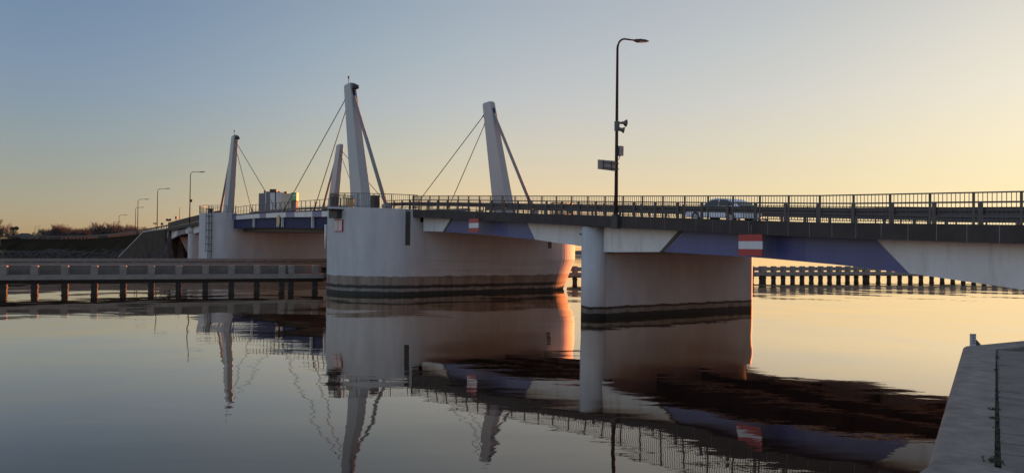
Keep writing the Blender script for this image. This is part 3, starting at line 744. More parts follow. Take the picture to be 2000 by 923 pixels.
# ------------------------------------------------------------ railings
def railing(label, path, zf, spacing=1.44, hgt=1.05, bal=0.145, group='bridge railings', org=None, posts=0.07, bars=True, bw=0.018, cat='railing', name='railing', solid=None):
    """path: list of (s,n) in the bridge frame"""
    pts = [Vector((a, b_)) for a, b_ in path]; cum = [0]
    for a, b_ in zip(pts, pts[1:]): cum.append(cum[-1]+(b_-a).length)
    L = cum[-1]; N = max(1, int(round(L/spacing)))
    def at(d):
        for i in range(len(cum)-1):
            if d <= cum[i+1]+1e-6:
                u = (d-cum[i])/(cum[i+1]-cum[i]); return pts[i].lerp(pts[i+1], u)
        return pts[-1]
    o = at(0); t = thing(name, label, cat, (o.x, o.y, zf(o.x)), True, group)
    post0 = None
    for i in range(N+1):
        p = at(L*i/N); z = zf(p.x)
        g = G(); g.box(p.x-posts/2, p.x+posts/2, p.y-posts*0.4, p.y+posts*0.4, z, z+hgt+0.005)
        part('post', g, M['rail'], t)
    g = G(); K = max(N*2, 2)
    cs = [at(L*i/K) for i in range(K+1)]
    for a, b_ in zip(cs, cs[1:]):
        za, zb = zf(a.x), zf(b_.x)
        g.bar((a.x, a.y, za+hgt+0.03), (b_.x, b_.y, zb+hgt+0.03), 0.075, 0.045)
    part('top_rail', g, M['rail'], t)
    g = G()
    for a, b_ in zip(cs, cs[1:]):
        za, zb = zf(a.x), zf(b_.x)
        g.bar((a.x, a.y, za+0.10), (b_.x, b_.y, zb+0.10), 0.04, 0.035)
        if not bars: g.bar((a.x, a.y, za+0.40), (b_.x, b_.y, zb+0.40), 0.03, 0.03)
    part('bottom_rail', g, M['rail'], t)
    for i in range(N):
        nb = max(1, int(round(L/N/bal)) - 1) if bars else 0
        if nb <= 0: continue
        g = G()
        for k in range(nb):
            p = at(L*i/N + (k+1)*L/N/(nb+1)); z = zf(p.x)
            g.box(p.x-bw/2, p.x+bw/2, p.y-bw/2, p.y+bw/2, z+0.10, z+hgt+0.02)
        part('baluster_panel', g, M['rail'], t)
    return t
railing('dark baluster railing along the near edge of the bridge, in front of the car', [(-54.6, 27.0), (6, 27.0)], zd)
railing('dark baluster railing along the far edge of the bridge, behind the car', [(-54.6, 40.5), (6, 40.5)], zd)
def arc(sc, nc, rad, sgn, a0, a1, K=18): return [(sc+rad*math.cos(R(a0+(a1-a0)*k/K)), nc+sgn*rad*math.sin(R(a0+(a1-a0)*k/K))) for k in range(K+1)]
railing('dark railing curving round the platform of the big rounded pier', [(-54.45, 27.0)] + arc(PS, PN0, PRD-0.2, -1, 0, 180), zt1, spacing=1.35, bal=0.15, hgt=1.08)
railing('dark railing curving round the far platform behind the leaning pylon', [(-54.45, 40.6)] + arc(PS, PN1, PRD-0.2, 1, 0, 180), zt1, spacing=1.5, bal=0.2)
z8 = lambda s: 8.05
railing('dark railing round the platform above the caged ladder', [(-108.9-0.15, 27.0)] + arc(-112.9, 26.9, 3.8, -1, 0, 180), z8, spacing=1.2, bal=0.3, hgt=1.0)
zl = lambda s: zd(s)+0.06
railing('open dark railing on the nearer blue opening leaf, camera side', [(-65.6, LN+0.08), (-86.6, LN+0.08)], zl, spacing=1.38, hgt=0.98, bars=False)
railing('open dark railing on the farther blue opening leaf, camera side', [(-87.0, LN+0.08), (-108.2, LN+0.08)], zl, spacing=1.38, hgt=0.98, bars=False)
railing('open dark railing on the far edge of the nearer opening leaf', [(-65.6, LF-0.08), (-86.6, LF-0.08)], zl, spacing=1.38, hgt=0.98, bars=False)
railing('open dark railing on the far edge of the farther opening leaf', [(-87.0, LF-0.08), (-108.2, LF-0.08)], zl, spacing=1.38, hgt=0.98, bars=False)
railing('dark railing on the distant approach span left of the caged ladder pier', [(-117.2, 27.0), (-160, 27.0)], zd, spacing=1.44, bal=0.16, bw=0.03)

# crash barriers
def barrier(label, n, s0, s1, sp=1.6, face=1):
    t = thing('crash_barrier', label, 'crash barrier', (s0, n, zd(s0)), True, 'steel crash barriers')
    ss = frange(s0, s1, sp)
    for s in ss:
        g = G(); z = zd(s); g.cbox(s-0.07, s+0.07, n-0.05, n+0.05, z-0.02, z+0.80, 0.012); part('post', g, M['galv'], t)
    g = G()
    prof = [(0.07, 0.36), (0.12, 0.41), (0.12, 0.46), (0.06, 0.51), (0.12, 0.56), (0.12, 0.61), (0.07, 0.66)]
    g.loft([[(s, n+face*a, zd(s)+b_) for a, b_ in prof] + [(s, n+face*(a-0.03), zd(s)+b_) for a, b_ in reversed(prof)] for s in frange(s0, s1, 0.8)]); part('beam', g, M['galv'], t)
    g = G()
    for a, b_ in zip(ss, ss[1:]): g.bar((a, n, zd(a)+0.83), (b_, n, zd(b_)+0.83), 0.09, 0.06)
    part('top_bar', g, M['galv'], t)
barrier('galvanised steel crash barrier just behind the near bridge railing', 28.55, -63, 6)
barrier('galvanised steel crash barrier on the far side of the roadway', 38.95, -63, 6, face=-1)
for n, sd_ in ((28.6, 'near'), (38.9, 'far')):
    t = thing('crash_barrier', 'low steel kerb barrier on the %s side of the opening leaves' % sd_, 'crash barrier', (-66, n, zd(-66)), True, 'steel crash barriers')
    for s in frange(-66, -108, 2.1):
        g = G(); g.box(s-0.05, s+0.05, n-0.05, n+0.05, zd(s)-0.06, zd(s)+0.55); part('post', g, M['galv'], t)
    g = G(); g.loft([[(s, n-0.05, zd(s)+0.30), (s, n+0.05, zd(s)+0.30), (s, n+0.05, zd(s)+0.55), (s, n-0.05, zd(s)+0.55)] for s in frange(-66, -108, 1)]); part('beam', g, M['galv'], t)

# ------------------------------------------------------------ equipment on the piers
def cabinet(s, n, z, w_, d_, h_, label, m='greybox', cat='cabinet'):
    t = thing('equipment_cabinet', label, cat, (s, n, z), True, 'cabinets on the pier platforms')
    g = G(); g.cbox(s-w_/2, s+w_/2, n-d_/2, n+d_/2, z, z+h_, 0.02); part('body', g, M[m], t)
    g = G(); g.box(s-w_/2-0.03, s+w_/2+0.03, n-d_/2-0.03, n+d_/2+0.03, z+h_+0.002, z+h_+0.04); part('lid', g, M['dark'], t)
cabinet(-62.2, 23.4, zt1(-62.2), 0.7, 0.5, 0.85, 'dark cabinet at the left of the big pier platform', 'dark')
cabinet(-61.0, 24.4, zt1(-61), 0.5, 0.4, 0.75, 'brown cabinet left of the tallest pylon on the big pier', 'ochre')
cabinet(-56.4, 24.6, zt1(-56.4), 0.45, 0.6, 0.95, 'dark cabinet right of the tallest pylon on the big pier', 'dark')
cabinet(-112.5, 24.4, 8.05, 1.1, 0.5, 0.62, 'dark cabinet on the caged ladder pier platform', 'dark')

# ship signal lamp box and red framed board on pier nose
def on_nose(ang, rad, sc=PS, nc=PN0): return sc+rad*math.cos(R(ang)), nc-rad*math.sin(R(ang))
a_s = 76
s_, n_ = on_nose(a_s, PRD+0.12); tx, ty = -math.sin(R(a_s)), -math.cos(R(a_s))   # tangent
nx_, ny_ = math.cos(R(a_s)), -math.sin(R(a_s))
t = thing('gauge_board', 'white two column board with red frame on the big pier', 'sign board', (s_, n_, 4.9), True)
def slab_on(g, w0, w1, z0, z1, d0, d1, mi=0):
    P = lambda a, z, d: (s_+tx*a+nx_*d, n_+ty*a+ny_*d, z)
    g.loft([[P(w0,z0,d0), P(w1,z0,d0), P(w1,z1,d0), P(w0,z1,d0)], [P(w0,z0,d1), P(w1,z0,d1), P(w1,z1,d1), P(w0,z1,d1)]], mi=mi)
g = G(); slab_on(g, -0.55, 0.55, 4.92, 5.86, -0.10, -0.04); part('frame', g, M['red'], t)
for a0, a1 in ((-0.50, -0.04), (0.04, 0.50)):
    g = G(); slab_on(g, a0, a1, 4.97, 5.81, -0.038, -0.012); part('panel', g, M['cladpink'], t)
t = thing('signal_lamp', 'dark hooded signal lamp box above the red framed board', 'signal lamp', (s_, n_, 6.1), True)
g = G(); slab_on(g, -0.35, 0.75, 5.98, 6.62, -0.11, 0.35); part('housing', g, M['dark'], t)
g = G(); slab_on(g, -0.55, 0.80, 6.625, 6.69, -0.15, 0.95); part('hood', g, M['dark'], t)

# caged ladder on P0
al = 126
LS, LNn = -112.9+4.06*math.cos(R(50)), 27.1-4.06*math.sin(R(50))
AL = R(50); tx, ty = -math.sin(AL), -math.cos(AL); ax, ay = math.cos(AL), -math.sin(AL)
lad = thing('caged_ladder', 'black caged access ladder fixed to the distant white pier', 'ladder', (LS, LNn, 0), True)
P = lambda a, d, z: (LS+tx*a+ax*d, LNn+ty*a+ay*d, z)
g = G()
for a in (-0.27, 0.27): g.bar(P(a, 0.15, 0.3), P(a, 0.15, 9.0), 0.07, 0.05)
part('stile', g, M['dark'], lad)
g = G(); z = 0.5
while z < 8.1: g.bar(P(-0.27, 0.15, z), P(0.27, 0.15, z), 0.04, 0.04); z += 0.30
part('rung', g, M['dark'], lad)
g = G(); z = 2.8
while z < 8.6:
    pts_ = [P(0.42*math.cos(q), 0.15+0.70*math.sin(q), z) for q in [PI*k/8 for k in range(9)]]
    for a, b_ in zip(pts_, pts_[1:]): g.bar(a, b_, 0.05, 0.07)
    z += 0.95
for q in (PI*0.25, PI*0.5, PI*0.75): g.bar(P(0.42*math.cos(q), 0.15+0.7*math.sin(q), 2.8), P(0.42*math.cos(q), 0.15+0.7*math.sin(q), 8.5), 0.04, 0.04)
part('cage', g, M['dark'], lad)

# ------------------------------------------------------------ red white red boards
def redboard(s, n, zc, w_, h_, label):
    t = thing('navigation_sign', label, 'sign', (s, n, zc-h_/2), True, 'red and white navigation boards')
    g = G(); g.box(s-w_/2, s+w_/2, n, n+0.04, zc+h_*0.18, zc+h_/2); g.box(s-w_/2, s+w_/2, n, n+0.04, zc-h_/2, zc-h_*0.19); part('red_band', g, M['red'], t)
    g = G(); g.box(s-w_/2-0.003, s+w_/2+0.003, n-0.003, n+0.043, zc-h_*0.19+0.001, zc+h_*0.18-0.001); part('white_band', g, M['signwhite'], t)
    zt = zd(s)
    g = G(); g.tube([(s, n+0.07, zc+h_/2-0.3), (s, n+0.07, zt-0.20), (s+0.05, n+0.05, zt-0.02), (s+0.22, n+0.08, zt+0.05), (s+0.45, n+0.2, zt+0.06), (s+0.62, n+0.36, zt+0.02)], 0.03, 8)
    g.tube([(s-w_*0.4, n+0.06, zc), (s+w_*0.4, n+0.06, zc)], 0.022, 6); part('hanger', g, M['galv'], t)
redboard(-21.6, 26.62, 4.06, 1.24, 0.90, 'larger red white red board hanging below the bridge fascia near the car')
redboard(-44.6, 26.62, 5.28, 1.24, 0.90, 'smaller looking red white red board hanging between pylon and slender pier')

# ------------------------------------------------------------ street lamps
def lamp_geo(t, h=9.3, arm=2.0, detail=True):
    g = G(); pts_ = [(0,0,0), (0,0,h*0.35), (0,0,h*0.92)]; rr = [0.105, 0.088, 0.062]
    for k in range(1, 9):
        a = PI/2*k/8; pts_.append((0, 0.55*(1-math.cos(a)), h*0.92+0.62*math.sin(a))); rr.append(0.062-0.002*k)
    pts_.append((0, arm*0.62, h*0.92+0.66)); rr.append(0.04)
    pts_ = [(x+t.org.x, y+t.org.y, z+t.org.z) for x, y, z in pts_]
    g.tube(pts_, rr, 10); part('pole', g, M['pole'], t)
    ox, oy, oz = t.org; ze = oz+h*0.92+0.66; g = G()
    L0 = oy+arm*0.55; 
    g.loft([[(ox-0.05, L0, ze-0.05), (ox+0.05, L0, ze-0.05), (ox+0.05, L0, ze+0.05), (ox-0.05, L0, ze+0.05)],
            [(ox-0.16, L0+0.32, ze-0.05), (ox+0.16, L0+0.32, ze-0.05), (ox+0.13, L0+0.32, ze+0.10), (ox-0.13, L0+0.32, ze+0.10)],
            [(ox-0.17, L0+0.72, ze+0.0), (ox+0.17, L0+0.72, ze+0.0), (ox+0.12, L0+0.72, ze+0.13), (ox-0.12, L0+0.72, ze+0.13)],
            [(ox-0.09, L0+0.98, ze+0.06), (ox+0.09, L0+0.98, ze+0.06), (ox+0.07, L0+0.98, ze+0.11), (ox-0.07, L0+0.98, ze+0.11)]])
    hd = part('lamp_head', g, M['dark'], t)
    g = G(); g.add([(ox-0.12, L0+0.34, ze-0.052), (ox+0.12, L0+0.34, ze-0.052), (ox+0.12, L0+0.68, ze-0.008), (ox-0.12, L0+0.68, ze-0.008)], [(0,1,2,3)])
    o = part('lens', g, M['signwhite'], hd, recalc=False)
lz = zd(-30.3)
lamp = thing('street_lamp', 'tall curved street lamp with loudspeakers and box on the near bridge edge', 'street lamp', (-30.3, 26.72, lz-0.55), True, 'street lamps')
lamp_geo(lamp, 10.1, 2.15)
g = G(); g.box(-30.3-0.22, -30.3+0.22, 26.6, 26.845, lz-0.62, lz+0.0); g.cbox(-30.3-0.16, -30.3+0.16, 26.56, 26.88, lz+0.003, lz+0.12, 0.02); part('bracket', g, M['dark'], lamp)
LX, LY = -30.3, 26.72
def lampz(py): return 3.9 + (482.7-py)*40.0/1500
zs = lampz(240)
g = G(); g.bar((LX, LY+0.08, zs), (LX, LY+0.42, zs+0.02), 0.05, 0.05)
g.tube([(LX+0.05, LY+0.12, zs+0.02), (LX+0.12, LY+0.36, zs+0.04), (LX+0.16, LY+0.50, zs+0.03)], [0.05, 0.08, 0.20], 12)
part('loudspeaker', g, M['speaker'], lamp)
g = G(); g.tube([(LX+0.02, LY+0.06, zs-0.28), (LX+0.12, LY+0.22, zs-0.33), (LX+0.2, LY+0.34, zs-0.36)], [0.10, 0.10, 0.17], 12); g.box(LX-0.08, LX+0.08, LY-0.10, LY+0.12, zs-0.40, zs+0.10)
part('loudspeaker', g, M['speaker'], lamp)
g = G(); zb = lampz(303); g.cbox(LX-0.18, LX+0.16, LY+0.10, LY+0.37, zb, zb+0.50, 0.02); g.tube([(LX, LY+0.2, zb), (LX, LY+0.22, zb-0.14), (LX, LY+0.12, zb-0.22)], 0.02, 6); part('control_box', g, M['greybox'], lamp)
# road sign seen from behind, fixed to the lamp
zb = lampz(324.5)
sg_ = thing('road_sign', 'back of a grey road sign clamped left of the tall street lamp', 'road sign', (LX, LY, zb), True)
SD = Vector((0.10, -1.0)); SD.normalize()
def sp(a, d, z): return (LX+SD.x*a+SD.y*d*-1, LY+SD.y*a+SD.x*d, z)
g = G()
g.loft([[sp(0.14, 0.02, zb-0.26), sp(1.42, 0.02, zb-0.24), sp(1.42, 0.02, zb+0.24), sp(0.14, 0.02, zb+0.27)], [sp(0.14, 0.06, zb-0.26), sp(1.42, 0.06, zb-0.24), sp(1.42, 0.06, zb+0.24), sp(0.14, 0.06, zb+0.27)]])
part('plate', g, M['greybox'], sg_)
g = G()
for a in (0.45, 1.05): g.bar(sp(a, 0.085, zb-0.25), sp(a, 0.085, zb+0.25), 0.05, 0.05)
for dz_ in (-0.14, 0.14): g.bar(sp(-0.05, 0.12, zb+dz_), sp(1.1, 0.12, zb+dz_), 0.04, 0.04)
part('mounting_bar', g, M['galv'], sg_)

# distant lamps: built in a local frame and copied
proto = thing('street_lamp', 'distant street lamp with small box rising beside the caged ladder pier', 'street lamp', (0,0,0), False, 'street lamps')
lamp_geo(proto, 9.3, 2.6)
g = G(); g.cbox(-0.2, 0.2, 0.08, 0.34, 4.0, 4.45, 0.02); part('control_box', g, M['dark'], proto)
def place_lamp(src, px, Y, topy, label):
    p = pix(px, Y, topy); return (p.x, p.y, p.z - 9.3*0.92 - 0.7)
proto.ob.location = place_lamp(proto, 370, 131, 334, ''); proto.ob.rotation_euler = (0,0,TH)
proto2 = thing('street_lamp', 'distant street lamp standing above the end of the left railing', 'street lamp', (0,0,0), False, 'street lamps')
lamp_geo(proto2, 9.3, 2.6)
proto2.ob.location = place_lamp(proto2, 306.5, 158, 367, ''); proto2.ob.rotation_euler = (0,0,TH)
for px, Y, ty_, rz, lb in [(268.5, 183, 388, TH, 'taller of two close street lamps left of the signal discs'),
                       (264, 222, 404, TH+0.25, 'shorter of two close street lamps, its arm crossing the taller one'),
                       (232, 235, 419, TH+0.2, 'small street lamp above the guard rail among bare trees'),
                       (221, 262, 432, TH+0.2, 'faint short street lamp just left of the small lamp'),
                       (200, 300, 438, TH+0.4, 'faint distant street lamp among the bare treetops'),
                       (68, 300, 441, TH+0.5, 'faint street lamp between evergreen tree and bare trees')]:
    copy_thing(proto2, place_lamp(None, px, Y, ty_, ''), rz, lb, 'street lamps')

# small signals on the left approach
def pole_at(px, Y, y0, y1): a = pix(px, Y, y0); b_ = pix(px, Y, y1); return a, b_
t_org = pix(329, 150, 441)
t = thing('traffic_signal', 'pair of dark round signal discs on a pole at left bridge end', 'traffic signal', tuple(t_org), False)
g = G(); a = pix(329, 150, 444); b_ = pix(329, 150, 428); g.tube([a, b_], 0.05, 6); part('pole', g, M['galv'], t)
for px in (326.2, 331.8):
    c = pix(px, 150, 429); g = G(); g.tube([(c.x, c.y-0.12, c.z), (c.x, c.y+0.12, c.z)], 0.25, 14); part('disc', g, M['dark'], t)
c = pix(316, 158, 437); t = thing('road_sign', 'single dark round disc sign left of the signal pair', 'road sign', tuple(pix(316, 158, 444)), False)
g = G(); g.tube([(c.x, c.y-0.03, c.z), (c.x, c.y+0.03, c.z)], 0.28, 14); part('disc', g, M['dark'], t)
g = G(); g.tube([pix(316, 158.1, 446), pix(316, 158.1, 436)], 0.04, 6); part('pole', g, M['galv'], t)
c = pix(303, 164, 436); t = thing('road_sign', 'small dark rectangular sign at the foot of a lamp', 'road sign', tuple(pix(303, 164, 444)), False)
g = G(); g.box(c.x-0.45, c.x+0.45, c.y-0.03, c.y+0.03, c.z-0.12, c.z+0.12); part('plate', g, M['dark'], t)
g = G(); g.tube([pix(303, 164.1, 448), pix(303, 164.1, 436)], 0.04, 6); part('pole', g, M['galv'], t)
c = pix(343.5, 142, 425); t = thing('traffic_signal', 'small dark signal head alone above the left span railing', 'traffic signal', tuple(pix(343.5, 142, 436)), False)
g = G(); g.box(c.x-0.16, c.x+0.16, c.y-0.1, c.y+0.1, c.z-0.25, c.z+0.28); part('signal_head', g, M['dark'], t)
g = G(); g.tube([pix(343.5, 142, 440), pix(343.5, 142, 428)], 0.05, 6); part('pole', g, M['galv'], t)
t = thing('mast', 'thin bare mast standing between signal head and distant lamp', 'mast', tuple(pix(350, 146, 435)), False)
g = G(); g.tube([pix(350, 146, 440), pix(350.3, 146, 404)], [0.07, 0.035], 6); part('pole', g, M['galv'], t)

# guard rail on the left embankment
grd = thing('guard_rail', 'long pale guard rail on posts along the left embankment crest', 'guard rail', tuple(pix(150, 233, 463)), False)
pp = []
for i, p in enumerate(ROAD):
    q = ROAD[min(i+1, len(ROAD)-1)] ; a = ROAD[max(i-1,0)]; d = (Vector((q.x,q.y))-Vector((a.x,a.y))).normalized(); nrm = Vector((-d.y,d.x))
    pp.append(Vector((p.x+nrm.x*6.0, p.y+nrm.y*6.0, p.z-0.1)))
g = G(); g.loft([[(p.x, p.y, p.z+0.75), (p.x+0.05, p.y+0.05, p.z+0.75), (p.x+0.05, p.y+0.05, p.z+1.05), (p.x, p.y, p.z+1.05)] for p in pp]); part('beam', g, M['guard'], grd)
g = G(); g.loft([[(p.x, p.y, p.z+0.35), (p.x+0.04, p.y+0.04, p.z+0.35), (p.x+0.04, p.y+0.04, p.z+0.42), (p.x, p.y, p.z+0.42)] for p in pp]); part('lower_rail', g, M['guard'], grd)
acc = 0; cnt = 0
for a, b_ in zip(pp, pp[1:]):
    L_ = (b_-a).length; 
    while acc < L_ and cnt < 100:
        p = a.lerp(b_, acc/L_); g = G(); g.box(p.x-0.06, p.x+0.06, p.y-0.06, p.y+0.06, p.z-0.2, p.z+1.06); part('post', g, M['guard'], grd); acc += 3.0; cnt += 1
    acc -= L_

# ------------------------------------------------------------ fender walls
def fender(label, pts, spacing, h, beam_h=0.38, planks=True, offs=0.0, group='fender walls in the channel', rear=False, post_w=0.5, name='fender_wall', tim=0.30, cap=False):
    P_ = [Vector(p) for p in pts]
    t = thing(name, label, 'fender wall', (P_[0].x, P_[0].y, 0), False, group)
    gb, gt_, gp = G(), G(), G()
    for a, b_ in zip(P_, P_[1:]):
        d = (b_-a).normalized(); nrm = Vector((d.y, -d.x))     # towards the camera
        if nrm.y > 0: nrm = -nrm
        A = lambda q, o, z: (q.x+nrm.x*o, q.y+nrm.y*o, z)
        def long(g, o0, o1, z0, z1):
            g.loft([[A(a,o0,z0), A(a,o1,z0), A(a,o1,z1), A(a,o0,z1)], [A(b_,o0,z0), A(b_,o1,z0), A(b_,o1,z1), A(b_,o0,z1)]])
        zb = h - 0.72
        long(gb, -0.35, 0.30, zb-beam_h, zb)
        long(gt_, -0.30, 0.24, zb-beam_h-tim, zb-beam_h-0.004)
        if cap: long(gb, 0.34, 0.42, zb-0.1, zb+0.30); long(gb, 0.34, 0.40, h-0.30, h+0.03)
        if not planks: long(gb, -0.12, 0.10, zb+0.16, h-0.12)
        if planks:
            long(gp, -1.15, -1.02, zb-0.5, zb+0.26); long(gp, -1.15, -1.03, zb+0.262, zb+0.33); long(gp, -1.15, -1.02, zb+0.332, h-0.05)
            long(gp, -1.2, -0.36, zb-beam_h+0.1, zb-0.06)
            long(gb, -1.35, -0.98, h-0.045, h+0.02)
    part('concrete_beam', gb, M['fend_con'], t); part('timber_beam', gt_, M['timber'], t)
    if planks: part('plank_wall', gp, M['plank'], t)
    seg = []; 
    for a, b_ in zip(P_, P_[1:]):
        L_ = (b_-a).length; d = (b_-a).normalized(); nrm = Vector((d.y, -d.x)); nrm = -nrm if nrm.y > 0 else nrm
        sp_ = spacing if not isinstance(spacing, (list, tuple)) else spacing[len(seg)]
        x = offs if not seg else 0.3; seg.append(1)
        ang = math.atan2(d.y, d.x)
        while x < L_:
            c = a + d*x
            g = G()
            def q(u, v): return (c.x+d.x*u+nrm.x*v, c.y+d.y*u+nrm.y*v)
            hw = post_w/2
            g.loft([[(*q(-hw,-0.30), h-0.715), (*q(hw,-0.30), h-0.715), (*q(hw,0.33), h-0.715), (*q(-hw,0.33), h-0.715)],
                    [(*q(-hw,-0.30), h-0.05), (*q(hw,-0.30), h-0.05), (*q(hw,0.33), h-0.05), (*q(-hw,0.33), h-0.05)],
                    [(*q(-hw+.06,-0.24), h), (*q(hw-.06,-0.24), h), (*q(hw-.06,0.27), h), (*q(-hw+.06,0.27), h)]])
            part('post', g, M['fend_con'], t)
            g = G(); e = hw*0.86
            z1 = h-0.72-beam_h-tim-0.01
            g.loft([[(*q(-e,-0.22), -2), (*q(e,-0.22), -2), (*q(e,0.22), -2), (*q(-e,0.22), -2)], [(*q(-e,-0.22), z1), (*q(e,-0.22), z1), (*q(e,0.22), z1), (*q(-e,0.22), z1)]])
            g.loft([[(*q(-e-.04,-0.26), 0.30), (*q(e+.04,-0.26), 0.30), (*q(e+.04,0.26), 0.30), (*q(-e-.04,0.26), 0.30)], [(*q(-e-.04,-0.26), 0.42), (*q(e+.04,-0.26), 0.42), (*q(e+.04,0.26), 0.42), (*q(-e-.04,0.26), 0.42)]])
            part('pile', g, M['pile'], t)
            x += sp_
    return t
fender('near left fender wall with square grey posts ending at the big pier', [(-58.0, 50.8), (-39, 58.5), (-19.4, 66.5), (-16.6, 67.7)], 2.04, 2.03, offs=1.7)
fender('far left fender wall, a long low grey band before the caged ladder pier', [(-100, 57), (-56, 84), (-24, 103.5)], 2.6, 1.95, post_w=0.35, cap=True)
fender('right fender wall on slender piles running out under the bridge', [(6.2, 84), (30.6, 94), (46.2, 100.4), (72, 103.3), (105, 106.8)], [1.5, 1.5, 1.5, 1.5], 1.80, offs=0.8, post_w=0.40, beam_h=0.42, planks=False, tim=0.12)

# ------------------------------------------------------------ quay
QC = Vector((7.64, 12.99)); U = Vector((0.53, 0.848)); U.normalize(); V = Vector((0.87, 0.494)); V.normalize()
K0 = Vector((3.175, 5.85)); OUT = Vector((-0.68, -0.72)); OUT.normalize()
QI = Vector((7.93, 12.58)); K1 = Vector((3.61, 5.74))
ZQ = 2.3
g = G()
P3 = lambda p, z: (p.x, p.y, z)
capL = [K0, QC, QI, K1]
inset = [K0+Vector((0.035, -0.01)), QC+Vector((0.03, -0.035)), QI, K1]
g.loft([[P3(p, -2.0) for p in capL], [P3(p, ZQ-0.035) for p in capL], [P3(p, ZQ) for p in inset]])
far = [QC, QC+V*30, QI+V*30, QI]; fi = [QC+Vector((0.03,-0.035)), QC+V*30+Vector((0.01,-0.035)), QI+V*30, QI]
g.loft([[P3(p, -2.0) for p in far], [P3(p, ZQ-0.035) for p in far], [P3(p, ZQ) for p in fi]])
near = [K0+OUT*9, K0-Vector((0,0.006)), K1-Vector((0,0.006)), K1+Vector((3.0, -8.0))]
g.loft([[P3(p, -2.0) for p in near], [P3(p, ZQ-0.035) for p in near], [P3(p+ (Vector((0.03,-0.02)) if i < 2 else Vector((0,0))), ZQ) for i, p in enumerate(near)]])
qy = solo('quay', g, M['quay'], kind='structure')
# bedding under the paving
g = G(); bed = [K1, QI, QI+V*30, Vector((32, -8)), K1+Vector((3.0, -8.0))]
g.loft([[P3(p, -1.9) for p in bed], [P3(p, ZQ-0.03) for p in bed]]); part('paving_bed', g, M['soil'], qy)
# slabs
g = G(); QV = Vector((U.y, -U.x))
rnd = random.Random(3)
for r_ in range(0, 46):
    w0 = 0.045; a = 13.6 - r_*0.40 - 5.7
    for c_ in range(0, 24):
        b0 = w0 + c_*0.80 + (0.4 if r_ % 2 else 0) - (0.4 if r_ % 2 else 0)
        L0_ = 0.782; 
        if c_ == 0 and r_ % 2: L0_ = 0.39
        b0 = w0 + c_*0.80 - (0.40 if (r_ % 2 and c_ > 0) else 0)
        o = K1 + U*(a-0.195) + QV*b0
        cs = [o, o+QV*L0_, o+QV*L0_+U*0.375, o+U*0.375]
        # keep inside the far joint
        def inside(p):
            w_ = p-QI; return (w_.x*V.y - w_.y*V.x) > 0.02
        if not all(inside(p) for p in cs):
            cs2 = []
            for p in cs:
                if not inside(p):
                    # slide back along U to the joint
                    w_ = p-QI; d_ = (w_.x*V.y - w_.y*V.x) - 0.025; den = U.x*V.y-U.y*V.x; p = p - U*(d_/den)
                cs2.append(p)
            if (cs2[3]-cs2[0]).dot(U) < 0.03 and (cs2[2]-cs2[1]).dot(U) < 0.03: continue
            if (cs2[3]-cs2[0]).dot(U) < 0: cs2[0] = cs2[3]
            if (cs2[2]-cs2[1]).dot(U) < 0: cs2[1] = cs2[2]
            cs = cs2
        if o.y < -6: continue
        dzs = [rnd.uniform(-0.004, 0.003)]*4; tl = rnd.uniform(-0.003, 0.003)
        zz = [ZQ-0.004+dzs[0]+tl*(1 if i in (0, 3) else -1) for i in range(4)]
        g.loft([[P3(p, ZQ-0.06) for p in cs], [P3(p, z_) for p, z_ in zip(cs, zz)]], mi=1 if rnd.random() < 0.35 else 0)
part('paving_slabs', g, [M['slab'], M['slab2']], qy)
# weeds in the joint
g = G()
def tuft(c, n_, r_, h_):
    for _ in range(n_):
        a = random.random()*2*PI; d = abs(random.gauss(0, r_)); x, y = c.x+math.cos(a)*d, c.y+math.sin(a)*d
        b_ = random.random()*PI; wv = 0.006+0.006*random.random(); hh = h_*random.uniform(0.3, 1)
        lx, ly = random.gauss(0, h_*0.6), random.gauss(0, h_*0.6)
        g.add([(x-math.cos(b_)*wv, y-math.sin(b_)*wv, ZQ-0.02), (x+math.cos(b_)*wv, y+math.sin(b_)*wv, ZQ-0.02), (x+lx*0.6+wv, y+ly*0.6, ZQ+hh*0.7), (x+lx, y+ly, ZQ+hh)], [(0,1,2),(0,2,3)])
for k in range(90):
    u = random.random()**1.0; tuft(K1.lerp(QI, u)+Vector((0.02, 0)), 5, 0.012, 0.014)
tuft(K1.lerp(QI, 0.02), 90, 0.035, 0.03); tuft(K1.lerp(QI, 0.30), 90, 0.025, 0.025); tuft(K1.lerp(QI, 0.24), 60, 0.02, 0.022); tuft(K1.lerp(QI, 0.68), 30, 0.015, 0.02)
solo('weeds', g, M['weed'], 'small green weeds growing in the joint of the quay', 'weeds', kind='stuff', recalc=False)
# water level gauge on the far edge
WG = QC + V*0.33 + Vector((0.0, 0.03))
t = thing('water_gauge', 'small black and white depth gauge plate sticking up at the quay corner', 'depth gauge', (WG.x, WG.y, ZQ), False)
g = G(); g.box(WG.x-0.052, WG.x+0.052, WG.y+0.01, WG.y+0.022, 0.2, ZQ+0.185); part('plate', g, M['signwhite'], t)
g = G()
for k in range(11):
    z0 = ZQ+0.008+k*0.016; x0 = WG.x-0.048 if k % 2 == 0 else WG.x-0.012
    g.box(x0, x0+0.056, WG.y+0.004, WG.y+0.009, z0, z0+0.007)
    if k % 3 == 0: g.box(WG.x+0.012, WG.x+0.044, WG.y+0.004, WG.y+0.009, z0+0.0078, z0+0.0145)
part('graduation_marks', g, M['dark'], t)
g = G(); g.loft([[(WG.x+0.055, WG.y+0.0, ZQ-0.02), (WG.x+0.165, WG.y+0.03, ZQ-0.02), (WG.x+0.055, WG.y+0.0, ZQ+0.085)], [(WG.x+0.055, WG.y+0.02, ZQ-0.02), (WG.x+0.165, WG.y+0.05, ZQ-0.02), (WG.x+0.055, WG.y+0.02, ZQ+0.085)]]); part('bracket', g, M['dark'], t)

